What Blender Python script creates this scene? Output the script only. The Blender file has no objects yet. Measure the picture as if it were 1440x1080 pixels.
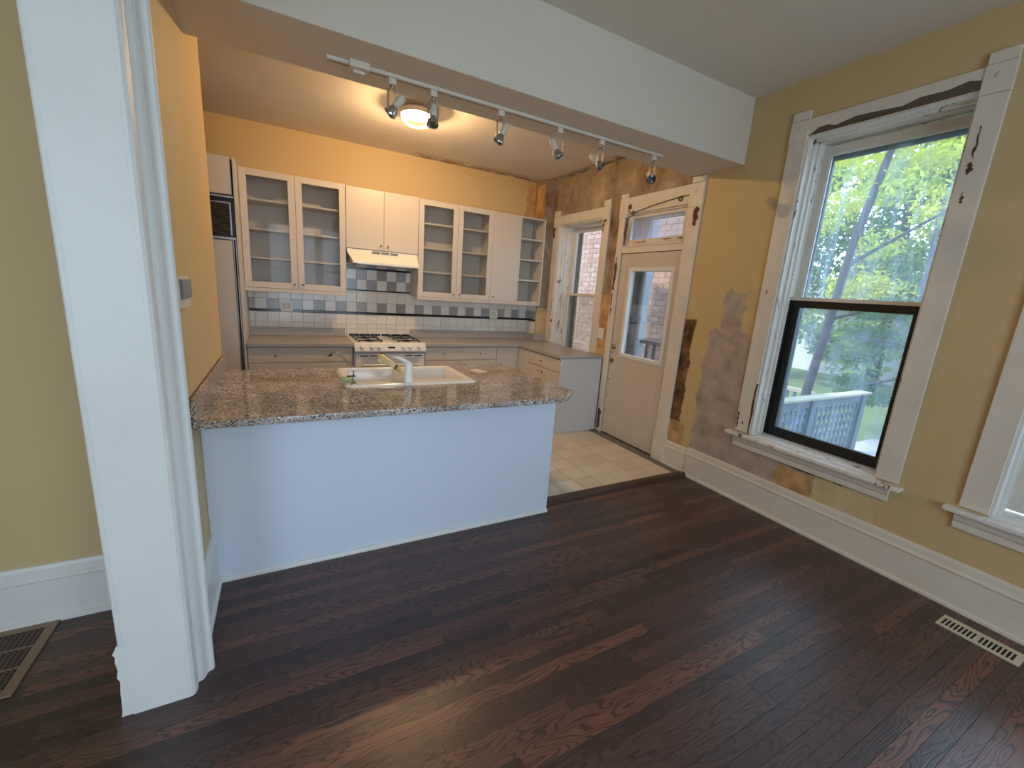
import bpy, bmesh, math, random
from mathutils import Vector, Matrix
random.seed(7)
S = bpy.context.scene
COL = S.collection

# ------------------------------------------------------------------ camera
YAW, PITCH, ROLL = 0.5023, -0.2163, 0.0708
CAM = Vector((-3.3412, -5.4577, 1.6066))
FPX = 592.305
fw = Vector((math.sin(YAW)*math.cos(PITCH), math.cos(YAW)*math.cos(PITCH), math.sin(PITCH)))
rt0 = Vector((math.cos(YAW), -math.sin(YAW), 0))
up0 = rt0.cross(fw)
rt = rt0*math.cos(ROLL) + up0*math.sin(ROLL)
up = up0*math.cos(ROLL) - rt0*math.sin(ROLL)
cd = bpy.data.cameras.new('camera'); cam = bpy.data.objects.new('camera', cd); COL.objects.link(cam)
cd.sensor_width = 36; cd.lens = FPX/1440*36; cd.clip_start = 0.02; cd.clip_end = 200
M = Matrix((rt, up, -fw)).transposed().to_4x4(); M.translation = CAM
cam.matrix_world = M
S.camera = cam

# ------------------------------------------------------------------ world, sun, daylight, exposure
w = bpy.data.worlds.new('World'); S.world = w; w.use_nodes = True
bg = w.node_tree.nodes['Background']
bg.inputs[0].default_value = (0.62, 0.80, 1.0, 1); bg.inputs[1].default_value = 6.5

def lamp(name, typ, loc, energy, color, **kw):
    l = bpy.data.lights.new(name, typ); l.energy = energy; l.color = color
    for k, v in kw.items(): setattr(l, k, v)
    o = bpy.data.objects.new(name, l); COL.objects.link(o); o.location = loc
    return o
sun = lamp('sun', 'SUN', (0, 0, 10), 8.5, (1.0, 0.93, 0.80), angle=0.01)
sun.rotation_euler = Vector((0.60, -0.35, -0.72)).to_track_quat('-Z', 'Y').to_euler()
# light portals in the window openings: they only guide the sampling of the sky, they emit nothing
def portal(loc, d, sx, sy):
    o = lamp('sky_portal', 'AREA', loc, 1.0, (1, 1, 1), shape='RECTANGLE', size=sx, size_y=sy)
    o.data.cycles.is_portal = True
    o.rotation_euler = Vector(d).to_track_quat('-Z', 'Z').to_euler()
for loc, sx, sy in (((0.38, -3.92, 1.70), 0.87, 2.25), ((0.38, -5.30, 1.70), 0.87, 2.25), ((0.38, -0.87, 1.62), 0.91, 1.8), ((0.38, -2.115, 1.26), 0.85, 2.5)):
    portal(loc, (-1, 0, 0), sx, sy)
portal((-2.45, -8.22, 1.70), (0, 1, 0), 2.5, 2.45); portal((-5.45, -8.22, 1.70), (0, 1, 0), 1.75, 2.45)
S.view_settings.view_transform = 'Standard'; S.view_settings.look = 'None'
S.view_settings.exposure = 0.0; S.view_settings.gamma = 1.0; S.view_settings.use_curve_mapping = False
S.cycles.max_bounces = 10; S.cycles.diffuse_bounces = 5; S.cycles.transparent_max_bounces = 16
S.cycles.sample_clamp_indirect = 6.0

# ------------------------------------------------------------------ geometry helpers
def lin(r, g, b):
    f = lambda c: (c/255/12.92) if c/255 <= 0.04045 else ((c/255+0.055)/1.055)**2.4
    return (f(r), f(g), f(b), 1)

class MB:
    def __init__(s): s.v = []; s.f = []; s.sm = []
    def add(s, vs, fs, smooth=False):
        o = len(s.v); s.v += [tuple(v) for v in vs]; s.f += [tuple(i+o for i in f) for f in fs]; s.sm += [smooth]*len(fs); return s
    def box(s, x0, x1, y0, y1, z0, z1):
        x0, x1 = min(x0, x1), max(x0, x1); y0, y1 = min(y0, y1), max(y0, y1); z0, z1 = min(z0, z1), max(z0, z1)
        v = [(x, y, z) for z in (z0, z1) for x, y in ((x0, y0), (x1, y0), (x1, y1), (x0, y1))]
        return s.add(v, [(3, 2, 1, 0), (4, 5, 6, 7), (0, 1, 5, 4), (1, 2, 6, 5), (2, 3, 7, 6), (3, 0, 4, 7)])
    def prism(s, poly, ax, a0, a1):
        n = len(poly)
        def P(p, a):
            return {'x': (a, p[0], p[1]), 'y': (p[0], a, p[1]), 'z': (p[0], p[1], a)}[ax]
        v = [P(p, a0) for p in poly]+[P(p, a1) for p in poly]
        fs = [tuple(range(n)), tuple(range(2*n-1, n-1, -1))]+[(i, i+n, (i+1) % n+n, (i+1) % n) for i in range(n)]
        return s.add(v, fs)
    def tube(s, path, r, n=8, closed=False, caps=True):
        path = [Vector(p) for p in path]; m = len(path); rs = r if isinstance(r, (list, tuple)) else [r]*m
        vs = []; nrm = None
        for i, p in enumerate(path):
            a = path[i-1] if (i or closed) else p; b = path[(i+1) % m] if (i < m-1 or closed) else p
            t = (b-a).normalized()
            if nrm is None:
                nrm = t.orthogonal().normalized()
            else:
                nrm = (nrm - t*nrm.dot(t)); nrm = nrm.normalized() if nrm.length > 1e-6 else t.orthogonal().normalized()
            bn = t.cross(nrm)
            for k in range(n):
                a_ = 2*math.pi*k/n; vs.append(p+(nrm*math.cos(a_)+bn*math.sin(a_))*rs[i])
        fs = []
        for i in range(m if closed else m-1):
            j = (i+1) % m
            for k in range(n): fs.append((i*n+k, i*n+(k+1) % n, j*n+(k+1) % n, j*n+k))
        s.add(vs, fs, True)
        if caps and not closed:
            o = len(s.v)-len(vs)
            s.f.append(tuple(o+k for k in range(n-1, -1, -1))); s.sm.append(False)
            s.f.append(tuple(o+(m-1)*n+k for k in range(n))); s.sm.append(False)
        return s
    def lathe(s, prof, base, axis, n=16):
        # prof: list of (radius, distance along axis)
        base = Vector(base); t = Vector(axis).normalized(); a = t.orthogonal().normalized(); b = t.cross(a); vs = []
        for r, h in prof:
            for k in range(n):
                an = 2*math.pi*k/n; vs.append(base+t*h+(a*math.cos(an)+b*math.sin(an))*max(r, 1e-5))
        fs = [(i*n+k, i*n+(k+1) % n, (i+1)*n+(k+1) % n, (i+1)*n+k) for i in range(len(prof)-1) for k in range(n)]
        return s.add(vs, fs, True)
    def wall(s, ax, t0, t1, u0, u1, z0, z1, holes):
        # slab with its thickness on ax, running along the other axis, rectangular holes (ua,ub,za,zb)
        us = sorted({u0, u1, *[h[0] for h in holes], *[h[1] for h in holes]}); zs = sorted({z0, z1, *[h[2] for h in holes], *[h[3] for h in holes]})
        for i in range(len(us)-1):
            run = None
            for j in range(len(zs)-1):
                um, zm = (us[i]+us[i+1])/2, (zs[j]+zs[j+1])/2
                solid = not any(h[0] < um < h[1] and h[2] < zm < h[3] for h in holes)
                if solid and run is None: run = zs[j]
                if run is not None and (not solid or j == len(zs)-2):
                    e = zs[j+1] if solid else zs[j]
                    if ax == 'x': s.box(t0, t1, us[i], us[i+1], run, e)
                    else: s.box(us[i], us[i+1], t0, t1, run, e)
                    run = None
        return s

OFF = {}
def mesh_of(mb, off=Vector((0, 0, 0)), name='mesh', weld=True):
    me = bpy.data.meshes.new(name)
    me.from_pydata([tuple(Vector(v)-off) for v in mb.v], [], mb.f)
    me.polygons.foreach_set('use_smooth', mb.sm)
    bm = bmesh.new(); bm.from_mesh(me); bmesh.ops.recalc_face_normals(bm, faces=bm.faces); bm.to_mesh(me); bm.free()
    return me
def part(name, mb, mat, parent=None, bevel=0, **props):
    off = OFF.get(parent.name, Vector()) if parent else Vector()
    me = mesh_of(mb, off, name); me.materials.append(mat)
    o = bpy.data.objects.new(name, me); COL.objects.link(o)
    if parent: o.parent = parent
    OFF[o.name] = off
    if bevel:
        b = o.modifiers.new('bevel', 'BEVEL'); b.width = bevel; b.segments = 2; b.limit_method = 'ANGLE'
    for k, v in props.items(): o[k] = v
    return o
def tag(o, label, cat=None, group=None, kind=None):
    o['label'] = label
    if cat: o['category'] = cat
    if group: o['group'] = group
    if kind: o['kind'] = kind
    return o
def thing(name, loc, label, cat, group=None, kind=None):
    o = bpy.data.objects.new(name, None); o.empty_display_size = 0.05; COL.objects.link(o); o.location = loc
    OFF[o.name] = Vector(loc); return tag(o, label, cat, group, kind)
def solo(name, mb, mat, label, cat, group=None, kind=None, bevel=0):
    return tag(part(name, mb, mat, None, bevel), label, cat, group, kind)
def struct(name, mb, mat, label, cat, bevel=0):
    return solo(name, mb, mat, label, cat, None, 'structure', bevel)
_pc = {}
def piece_mesh(key, sx, sy, sz, c, mat, face):
    """box of size sx*sy*sz, chamfered on the exposed face; exposed axis: 'z', '-y' or '-x' (x is then depth)"""
    k = (key, round(sx, 3), round(sy, 3), round(sz, 3), face)
    if k in _pc: return _pc[k]
    a, b, h = sx/2, sy/2, sz
    v = [(-a, -b, 0), (a, -b, 0), (a, b, 0), (-a, b, 0), (-a, -b, h-c), (a, -b, h-c), (a, b, h-c), (-a, b, h-c),
         (-a+c, -b+c, h), (a-c, -b+c, h), (a-c, b-c, h), (-a+c, b-c, h)]
    f = [(0, 1, 5, 4), (1, 2, 6, 5), (2, 3, 7, 6), (3, 0, 4, 7), (4, 5, 9, 8), (5, 6, 10, 9), (6, 7, 11, 10), (7, 4, 8, 11), (8, 9, 10, 11)]
    if face == '-y': v = [(x, -z, y) for x, y, z in v]
    if face == '-x': v = [(-z, -x, y) for x, y, z in v]
    me = bpy.data.meshes.new(key); me.from_pydata(v, [], f); me.materials.append(mat)
    _pc[k] = me; return me
def piece(name, me, loc, parent):
    o = bpy.data.objects.new(name, me); COL.objects.link(o); o.parent = parent
    o.location = Vector(loc)-OFF.get(parent.name, Vector()); return o

# ------------------------------------------------------------------ material helpers
class G:
    def __init__(s, name):
        s.m = bpy.data.materials.new(name); s.m.use_nodes = True; s.t = s.m.node_tree
        s.b = s.t.nodes['Principled BSDF']; s.out = s.t.nodes['Material Output']
    def n(s, typ, **kw):
        nd = s.t.nodes.new(typ)
        for k, v in kw.items(): setattr(nd, k, v)
        return nd
    def set(s, sock, val):
        if isinstance(val, bpy.types.NodeSocket): s.t.links.new(val, sock)
        elif val is not None: sock.default_value = val
    def math(s, op, a, b=None, clamp=False):
        nd = s.n('ShaderNodeMath', operation=op, use_clamp=clamp); s.set(nd.inputs[0], a)
        if b is not None: s.set(nd.inputs[1], b)
        return nd.outputs[0]
    def mix(s, f, a, b, blend='MIX'):
        nd = s.n('ShaderNodeMix', data_type='RGBA', blend_type=blend); s.set(nd.inputs[0], f); s.set(nd.inputs[6], a); s.set(nd.inputs[7], b)
        return nd.outputs[2]
    def pos(s):
        return s.n('ShaderNodeNewGeometry').outputs['Position']
    def sep(s, v):
        nd = s.n('ShaderNodeSeparateXYZ'); s.set(nd.inputs[0], v); return nd.outputs
    def scale(s, v, sc, loc=(0, 0, 0), rot=(0, 0, 0)):
        nd = s.n('ShaderNodeMapping'); s.set(nd.inputs[0], v); nd.inputs[1].default_value = loc; nd.inputs[2].default_value = rot; nd.inputs[3].default_value = sc
        return nd.outputs[0]
    def noise(s, v, scale=5, detail=4, rough=0.5, dist=0):
        nd = s.n('ShaderNodeTexNoise'); s.set(nd.inputs['Vector'], v); nd.inputs['Scale'].default_value = scale; nd.inputs['Detail'].default_value = detail
        nd.inputs['Roughness'].default_value = rough; nd.inputs['Distortion'].default_value = dist; return nd.outputs[0]
    def ramp(s, f, stops, const=False):
        nd = s.n('ShaderNodeValToRGB'); s.set(nd.inputs[0], f); cr = nd.color_ramp
        if const: cr.interpolation = 'CONSTANT'
        while len(cr.elements) < len(stops): cr.elements.new(0.5)
        for e, (p, c) in zip(cr.elements, stops): e.position = p; e.color = c if len(c) == 4 else (*c, 1)
        return nd.outputs[0]
    def step(s, x, lo, hi):
        nd = s.n('ShaderNodeMapRange', interpolation_type='SMOOTHSTEP'); s.set(nd.inputs[0], x); nd.inputs[1].default_value = lo; nd.inputs[2].default_value = hi
        return nd.outputs[0]
    def boxmask(s, u, v, u0, u1, v0, v1, d, amp, soft=0.012):
        a = s.math('SUBTRACT', s.math('ABSOLUTE', s.math('SUBTRACT', u, (u0+u1)/2)), abs(u1-u0)/2)
        b = s.math('SUBTRACT', s.math('ABSOLUTE', s.math('SUBTRACT', v, (v0+v1)/2)), abs(v1-v0)/2)
        m = s.math('MAXIMUM', a, b)
        m = s.math('ADD', m, s.math('MULTIPLY', s.math('SUBTRACT', d, 0.5), amp))
        return s.step(m, soft, -soft)
    def bump(s, h, strength=0.2, dist=0.01):
        nd = s.n('ShaderNodeBump'); nd.inputs['Strength'].default_value = strength; nd.inputs['Distance'].default_value = dist; s.set(nd.inputs['Height'], h)
        s.t.links.new(nd.outputs[0], s.b.inputs['Normal'])
    def done(s, color=None, rough=0.5, metal=0, spec=0.5, coat=0):
        if color is not None: s.set(s.b.inputs['Base Color'], color)
        s.set(s.b.inputs['Roughness'], rough); s.b.inputs['Metallic'].default_value = metal
        s.b.inputs['Specular IOR Level'].default_value = spec; s.b.inputs['Coat Weight'].default_value = coat
        return s.m

def paint(name, rgb, rough=0.45, var=0.06, sc=6, bump=0.0, spec=0.5):
    g = G(name); n = g.noise(g.pos(), sc, 5, 0.6); c = lin(*rgb)
    d = tuple(x*(1-var*2) for x in c[:3])+(1,)
    col = g.mix(n, d, c)
    if bump: g.bump(g.noise(g.pos(), 90, 3, 0.6), bump, 0.003)
    return g.done(col, rough, spec=spec)
def metal(name, rgb, rough=0.25):
    g = G(name); n = g.noise(g.pos(), 60, 3, 0.5)
    return g.done(g.mix(n, tuple(x*0.85 for x in lin(*rgb)[:3])+(1,), lin(*rgb)), rough, metal=1)
def glassy(name, tint=(0.93, 0.97, 1.0), gloss=0.10, haze=0.0, fres=0.8, haze_rgb=(190, 210, 235), streak=True, hscale=(2.5, 9, 0.7), lo=0.42, hi=0.75):
    """thin dirty pane: mostly clear, a film of dirt that catches light, a weak mirror"""
    g = G(name); t = g.t
    tr = g.n('ShaderNodeBsdfTransparent'); tr.inputs[0].default_value = (*tint, 1)
    gl = g.n('ShaderNodeBsdfGlossy'); gl.inputs[1].default_value = 0.02
    fr = g.n('ShaderNodeFresnel'); fr.inputs[0].default_value = 1.5
    m1 = g.n('ShaderNodeMixShader'); g.set(m1.inputs[0], g.math('ADD', g.math('MULTIPLY', fr.outputs[0], fres), gloss, True))
    t.links.new(tr.outputs[0], m1.inputs[1]); t.links.new(gl.outputs[0], m1.inputs[2]); last = m1
    if haze:
        p = g.scale(g.pos(), hscale)
        n = g.noise(p, 1.6, 6, 0.65, 0.4)
        dif = g.n('ShaderNodeBsdfDiffuse'); dif.inputs[0].default_value = lin(*haze_rgb)
        tl = g.n('ShaderNodeBsdfTranslucent'); tl.inputs[0].default_value = lin(*haze_rgb)
        md = g.n('ShaderNodeMixShader'); md.inputs[0].default_value = 0.65
        t.links.new(dif.outputs[0], md.inputs[1]); t.links.new(tl.outputs[0], md.inputs[2])
        m2 = g.n('ShaderNodeMixShader'); g.set(m2.inputs[0], g.math('ADD', g.math('MULTIPLY', g.step(n, lo, hi), haze), haze*0.35, True))
        t.links.new(m1.outputs[0], m2.inputs[1]); t.links.new(md.outputs[0], m2.inputs[2]); last = m2
    t.links.new(last.outputs[0], g.out.inputs[0]); return g.m

WALL = lin(208, 183, 136)
def wall_mat(name, masks=()):
    """painted plaster; masks: (u,v axes, box, noise amp, kind) where the paint has come away"""
    g = G(name); p = g.pos(); x, y, z = g.sep(p)
    n = g.noise(p, 2.2, 6, 0.6); fine = g.noise(p, 7, 8, 0.62, 0.3); big = g.noise(p, 3.0, 8, 0.66, 0.25); edge = g.math('ADD', g.math('MULTIPLY', fine, 0.5), g.math('MULTIPLY', g.noise(p, 2.6, 3, 0.5), 0.5))
    col = g.mix(n, tuple(c*0.90 for c in WALL[:3])+(1,), WALL)
    bare = g.ramp(fine, [(0.28, lin(150, 134, 120)), (0.48, lin(174, 158, 145)), (0.68, lin(188, 173, 160))])
    rot = g.ramp(big, [(0.28, lin(92, 68, 48)), (0.38, lin(128, 104, 80)), (0.48, lin(152, 134, 112)), (0.58, lin(166, 148, 126)), (0.68, lin(190, 170, 144)), (0.80, lin(150, 124, 94))])
    lath = g.ramp(fine, [(0.28, lin(22, 13, 8)), (0.45, lin(92, 62, 38)), (0.62, lin(132, 98, 64)), (0.8, lin(168, 138, 100))])
    rust = g.ramp(fine, [(0.3, lin(150, 108, 62)), (0.6, lin(206, 170, 118))])
    patch = g.ramp(fine, [(0.3, lin(196, 176, 134)), (0.7, lin(214, 196, 156))])
    ax = {'x': x, 'y': y, 'z': z}; total = None
    for u, v, (u0, u1, v0, v1), amp, kind in masks:
        m = g.boxmask(ax[u], ax[v], u0, u1, v0, v1, big if kind == 'rot' else edge, amp)
        col = g.mix(m, col, {'bare': bare, 'rot': rot, 'lath': lath, 'rust': rust, 'patch': patch}[kind])
        total = m if total is None else g.math('MAXIMUM', total, m)
    h = g.math('MULTIPLY', g.noise(p, 40, 4, 0.6), 0.25)
    if total is not None: h = g.math('SUBTRACT', h, total)
    g.bump(h, 0.5, 0.004)
    return g.done(col, 0.62, spec=0.3)

M_ = {}
M_['wall'] = wall_mat('wall_paint')
M_['wall_right'] = wall_mat('wall_paint_peeling', [
    ('y', 'z', (-2.60, 0.2, 2.05, 3.4), 0.30, 'rot'),
    ('y', 'z', (-1.66, -1.43, 1.55, 2.3), 0.10, 'rot'),
    ('y', 'z', (-0.30, 0.1, 0.9, 3.3), 0.12, 'rot'),
    ('y', 'z', (-1.60, -1.43, 1.02, 1.64), 0.07, 'rust'),
    ('y', 'z', (-2.80, -2.66, 0.26, 1.46), 0.16, 'lath'),
    ('y', 'z', (-2.86, -2.66, 0.24, 0.48), 0.12, 'rust'),
    ('y', 'z', (-3.36, -2.945, 0.1, 1.40), 0.24, 'bare'),
    ('y', 'z', (-3.26, -3.06, 1.2, 1.72), 0.32, 'bare'),
    ('y', 'z', (-3.95, -3.30, 0.1, 0.50), 0.2, 'bare'),
    ('y', 'z', (-4.02, -3.74, 0.1, 0.44), 0.05, 'rust'),
    ('y', 'z', (-4.40, -4.02, 0.1, 0.46), 0.02, 'patch'),
])
M_['wall_back'] = wall_mat('wall_paint_back', [('x', 'z', (-0.32, 0.2, 2.4, 3.3), 0.16, 'rust')])
M_['chase'] = wall_mat('chase_plaster', [('y', 'z', (-0.5, 0.2, 1.4, 3.3), 0.10, 'rot'), ('y', 'z', (-0.24, -0.03, 2.3, 3.05), 0.25, 'rust')])

g = G('trim_paint'); p = g.pos(); n = g.noise(p, 5, 6, 0.6); c2 = g.noise(p, 26, 6, 0.7, 0.4)
M_['trim'] = g.done(g.mix(g.step(c2, 0.73, 0.76), g.mix(n, lin(206, 196, 182), lin(232, 226, 214)), lin(140, 96, 62)), 0.42)
g = G('trim_paint_flaking'); p = g.pos(); n = g.noise(p, 5, 6, 0.6); c2 = g.noise(g.scale(p, (1, 1, 0.35)), 17, 7, 0.72, 0.5)
M_['flaky'] = g.done(g.mix(g.step(c2, 0.60, 0.625), g.mix(n, lin(214, 206, 192), lin(238, 234, 226)), g.mix(g.noise(p, 40, 4), lin(84, 50, 30), lin(150, 112, 80))), 0.5)
M_['white'] = paint('white_trim', (228, 227, 222), 0.38)
M_['panel'] = paint('peninsula_panel_paint', (212, 219, 231), 0.42, 0.02, 2)
M_['cab'] = paint('cabinet_melamine', (208, 200, 189), 0.35, 0.02, 2)
M_['cabgrey'] = paint('cabinet_end_panel', (214, 212, 210), 0.4, 0.03, 2)
M_['ceiling'] = paint('ceiling_paint', (222, 215, 200), 0.7, 0.03, 3, 0.15, 0.2)
M_['beam'] = paint('beam_paint', (216, 206, 190), 0.7, 0.02, 3, 0.1, 0.2)
g = G('kitchen_ceiling'); p = g.pos(); x, y, z = g.sep(p); f1 = g.noise(p, 6, 8, 0.65, 0.4); big = g.noise(p, 3, 6, 0.6)
st = g.boxmask(x, y, -1.9, 0.2, -0.16, 0.3, f1, 0.5, 0.12); st2 = g.boxmask(x, y, -0.12, 0.2, -2.6, 0.3, f1, 0.35, 0.08)
st = g.math('MULTIPLY', g.math('MAXIMUM', st, st2), g.step(f1, 0.35, 0.6))
M_['kceiling'] = g.done(g.mix(st, g.mix(big, lin(218, 212, 202), lin(228, 222, 214)), g.mix(f1, lin(92, 68, 44), lin(160, 128, 90))), 0.7, spec=0.2)
M_['dark'] = paint('dark_recess', (20, 17, 15), 0.7)
M_['black'] = paint('black_enamel', (22, 20, 20), 0.3)
M_['blacksash'] = paint('black_sash_paint', (16, 14, 14), 0.45, 0.2, 12)
M_['chip'] = paint('bare_wood_chip', (112, 74, 46), 0.8, 0.3, 30)
M_['grime'] = paint('bare_dusty_wood', (104, 92, 74), 0.8, 0.2, 25)
M_['chrome'] = metal('chrome', (205, 205, 208), 0.12)
M_['brass'] = metal('brass', (190, 150, 70), 0.25)
M_['nickel'] = metal('dull_nickel', (150, 140, 125), 0.3)
M_['cream'] = paint('cream_metal', (214, 206, 184), 0.4)
M_['brownmetal'] = paint('brown_register_metal', (142, 118, 96), 0.4)
M_['ivory'] = paint('ivory_plastic', (226, 218, 194), 0.35)
M_['yellowed'] = paint('yellowed_plastic', (224, 208, 152), 0.3)
M_['whitegloss'] = paint('white_enamel', (240, 238, 232), 0.15, 0.02, 3)
M_['laminate'] = paint('grey_laminate', (172, 166, 160), 0.32, 0.05, 40)
M_['grout'] = paint('grout', (128, 120, 110), 0.8)
M_['stainless'] = metal('stainless', (190, 186, 180), 0.35)
M_['fridge'] = paint('fridge_panel', (206, 200, 192), 0.35, 0.03, 3)
M_['plastic_white'] = paint('white_plastic', (236, 232, 224), 0.3, 0.01)
M_['sponge'] = paint('green_sponge', (168, 198, 150), 0.9, 0.15, 60)
M_['greyscreen'] = paint('grey_plastic', (120, 124, 130), 0.3)
M_['glass_cab'] = glassy('cabinet_glass', (0.95, 0.96, 0.96), 0.0, 0.03, haze_rgb=(180, 180, 176), fres=0.2)
M_['glass1'] = glassy('window_glass_dirty', (0.88, 0.94, 0.98), 0.02, 0.28, haze_rgb=(196, 216, 240), hscale=(3, 5.5, 0.8), lo=0.45, hi=0.72)
M_['glass1b'] = glassy('window_glass_lower', (0.86, 0.92, 0.97), 0.02, 0.20, haze_rgb=(190, 208, 236), hscale=(3, 3.5, 1.2), lo=0.42, hi=0.72)
M_['glass2'] = glassy('window_glass', (0.94, 0.96, 0.98), 0.02, 0.03, haze_rgb=(206, 216, 228))
M_['glass_transom'] = glassy('transom_glass_streaked', (0.86, 0.9, 0.98), 0.03, 0.20, haze_rgb=(190, 200, 226), hscale=(3, 26, 1.0))
M_['glass3'] = glassy('window_glass_screened', (0.74, 0.75, 0.72), 0.02, 0.05, haze_rgb=(200, 200, 196))
M_['glass_lamp'] = glassy('lamp_glass', (0.98, 0.96, 0.92), 0.05)

def tile_mat(name, a, b, rough=0.15):
    g = G(name); r = g.n('ShaderNodeObjectInfo').outputs['Random']
    c = g.mix(r, lin(*a), lin(*b)); n = g.noise(g.pos(), 14, 4, 0.6)
    return g.done(g.mix(g.math('MULTIPLY', n, 0.25), c, lin(*[q*0.85 for q in a])), rough)
M_['tile_white'] = tile_mat('white_wall_tile', (226, 222, 214), (238, 234, 228))
M_['tile_grey'] = tile_mat('grey_wall_tile', (150, 150, 148), (172, 171, 168))
M_['tile_black'] = tile_mat('black_liner_tile', (18, 16, 22), (28, 24, 30))
M_['tile_floor'] = tile_mat('cream_floor_tile', (212, 200, 178), (230, 221, 203), 0.3)

def granite():
    g = G('granite'); p = g.pos()
    v1 = g.n('ShaderNodeTexVoronoi'); g.set(v1.inputs[0], g.scale(p, (1, 1, 1))); v1.inputs['Scale'].default_value = 190
    r = g.sep(v1.outputs['Color'])[0]
    v2 = g.n('ShaderNodeTexVoronoi'); g.set(v2.inputs[0], p); v2.inputs['Scale'].default_value = 120
    r2 = g.sep(v2.outputs['Color'])[1]
    a = g.ramp(r, [(0, lin(40, 38, 42)), (0.16, lin(120, 112, 108)), (0.36, lin(168, 152, 140)), (0.62, lin(206, 198, 190)), (0.84, lin(140, 122, 110))], True)
    b = g.ramp(r2, [(0, lin(24, 23, 27)), (0.14, lin(190, 180, 170)), (0.55, lin(158, 138, 124)), (0.8, lin(216, 210, 204))], True)
    big = g.noise(p, 9, 3, 0.5)
    return g.done(g.mix(g.step(big, 0.35, 0.65), a, b), 0.07, spec=0.5)
M_['granite'] = granite()

def wood():
    g = G('dark_stained_oak'); p = g.pos(); r = g.n('ShaderNodeObjectInfo').outputs['Random']
    off = g.n('ShaderNodeCombineXYZ'); g.set(off.inputs[0], g.math('MULTIPLY', r, 37.0)); g.set(off.inputs[1], g.math('MULTIPLY', r, 91.0)); g.set(off.inputs[2], g.math('MULTIPLY', r, 53.0))
    add = g.n('ShaderNodeVectorMath', operation='ADD'); g.set(add.inputs[0], g.scale(p, (1.5, 10, 1))); g.set(add.inputs[1], off.outputs[0]); q = add.outputs[0]
    field = g.noise(q, 1.0, 2, 0.45)
    ring = g.math('FRACT', g.math('MULTIPLY', field, 23.0))
    ring = g.math('ABSOLUTE', g.math('SUBTRACT', ring, 0.5))
    line = g.step(ring, 0.02, 0.26)
    fib = g.noise(g.scale(q, (3, 14, 1)), 3.0, 4, 0.7)
    base = g.ramp(r, [(0, lin(58, 36, 34)), (0.3, lin(80, 50, 45)), (0.6, lin(92, 59, 51)), (0.85, lin(116, 74, 60)), (0.95, lin(128, 80, 62)), (1, lin(52, 33, 32))])
    col = g.mix(line, g.mix(0.86, base, lin(20, 12, 11)), base)
    col = g.mix(g.math('MULTIPLY', fib, 0.45), col, lin(34, 20, 18))
    dust = g.step(g.noise(p, 1.7, 5, 0.6), 0.6, 0.85)
    col = g.mix(g.math('MULTIPLY', dust, 0.12), col, lin(140, 122, 112))
    h = g.math('ADD', line, g.math('MULTIPLY', fib, 0.5)); g.bump(h, 0.12, 0.002)
    rough = g.math('ADD', 0.30, g.math('MULTIPLY', g.noise(p, 3, 4, 0.6), 0.2))
    return g.done(col, rough, spec=0.8)
M_['wood'] = wood()
g = G('threshold_oak'); q = g.scale(g.pos(), (2, 30, 30)); M_['threshold'] = g.done(g.mix(g.noise(q, 3, 5, 0.7), lin(44, 26, 20), lin(86, 56, 42)), 0.35)
def leaf_mat(name, a, b, c):
    g = G(name); n = g.noise(g.pos(), 3, 4, 0.6); r = g.noise(g.pos(), 17, 2, 0.5)
    col = g.mix(r, g.mix(n, lin(*a), lin(*b)), lin(*c))
    d = g.n('ShaderNodeBsdfDiffuse'); t = g.n('ShaderNodeBsdfTranslucent'); g.set(d.inputs[0], col); g.set(t.inputs[0], col)
    m = g.n('ShaderNodeMixShader'); m.inputs[0].default_value = 0.45
    g.t.links.new(d.outputs[0], m.inputs[1]); g.t.links.new(t.outputs[0], m.inputs[2]); g.t.links.new(m.outputs[0], g.out.inputs[0]); return g.m
M_['leaf_bright'] = leaf_mat('sunny_leaves', (52, 84, 34), (150, 176, 56), (206, 200, 90))
M_['leaf_dark'] = leaf_mat('evergreen_needles', (36, 62, 34), (66, 92, 52), (84, 110, 60))
M_['leaf_mid'] = leaf_mat('mid_leaves', (62, 98, 40), (108, 136, 62), (136, 156, 80))
M_['bark'] = paint('bark', (60, 54, 56), 0.9, 0.3, 14, 0.4)
M_['lawn'] = paint('lawn', (98, 110, 56), 0.95, 0.3, 9, 0.4)
M_['concrete'] = paint('concrete', (150, 145, 136), 0.9, 0.1, 5)
M_['deckgrey'] = paint('weathered_grey_wood', (84, 88, 98), 0.8, 0.2, 12)
M_['decklight'] = paint('pale_weathered_rail', (150, 142, 120), 0.8, 0.15, 12)
M_['siding'] = paint('pale_siding', (180, 180, 166), 0.8, 0.06, 3)
M_['roofing'] = paint('roofing', (118, 112, 110), 0.9, 0.2, 10)
M_['postblue'] = paint('pale_blue_post_paint', (196, 212, 232), 0.5, 0.05)
M_['mortar'] = paint('mortar', (232, 226, 218), 0.9, 0.1, 20)
g = G('pink_brick'); r = g.n('ShaderNodeObjectInfo').outputs['Random']
M_['brick'] = g.done(g.mix(g.noise(g.pos(), 30, 4, 0.6), g.ramp(r, [(0, lin(190, 146, 130)), (0.5, lin(216, 176, 160)), (1, lin(230, 200, 186))]), lin(200, 168, 152)), 0.9)

# ------------------------------------------------------------------ dimensions
XL = -3.7228; HD, HK, ZB = 3.215, 3.10, 2.7324; ZK = 0.017; WT = 0.36
YBF, YBB = -3.022, -2.5358        # ceiling beam front and back

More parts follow.
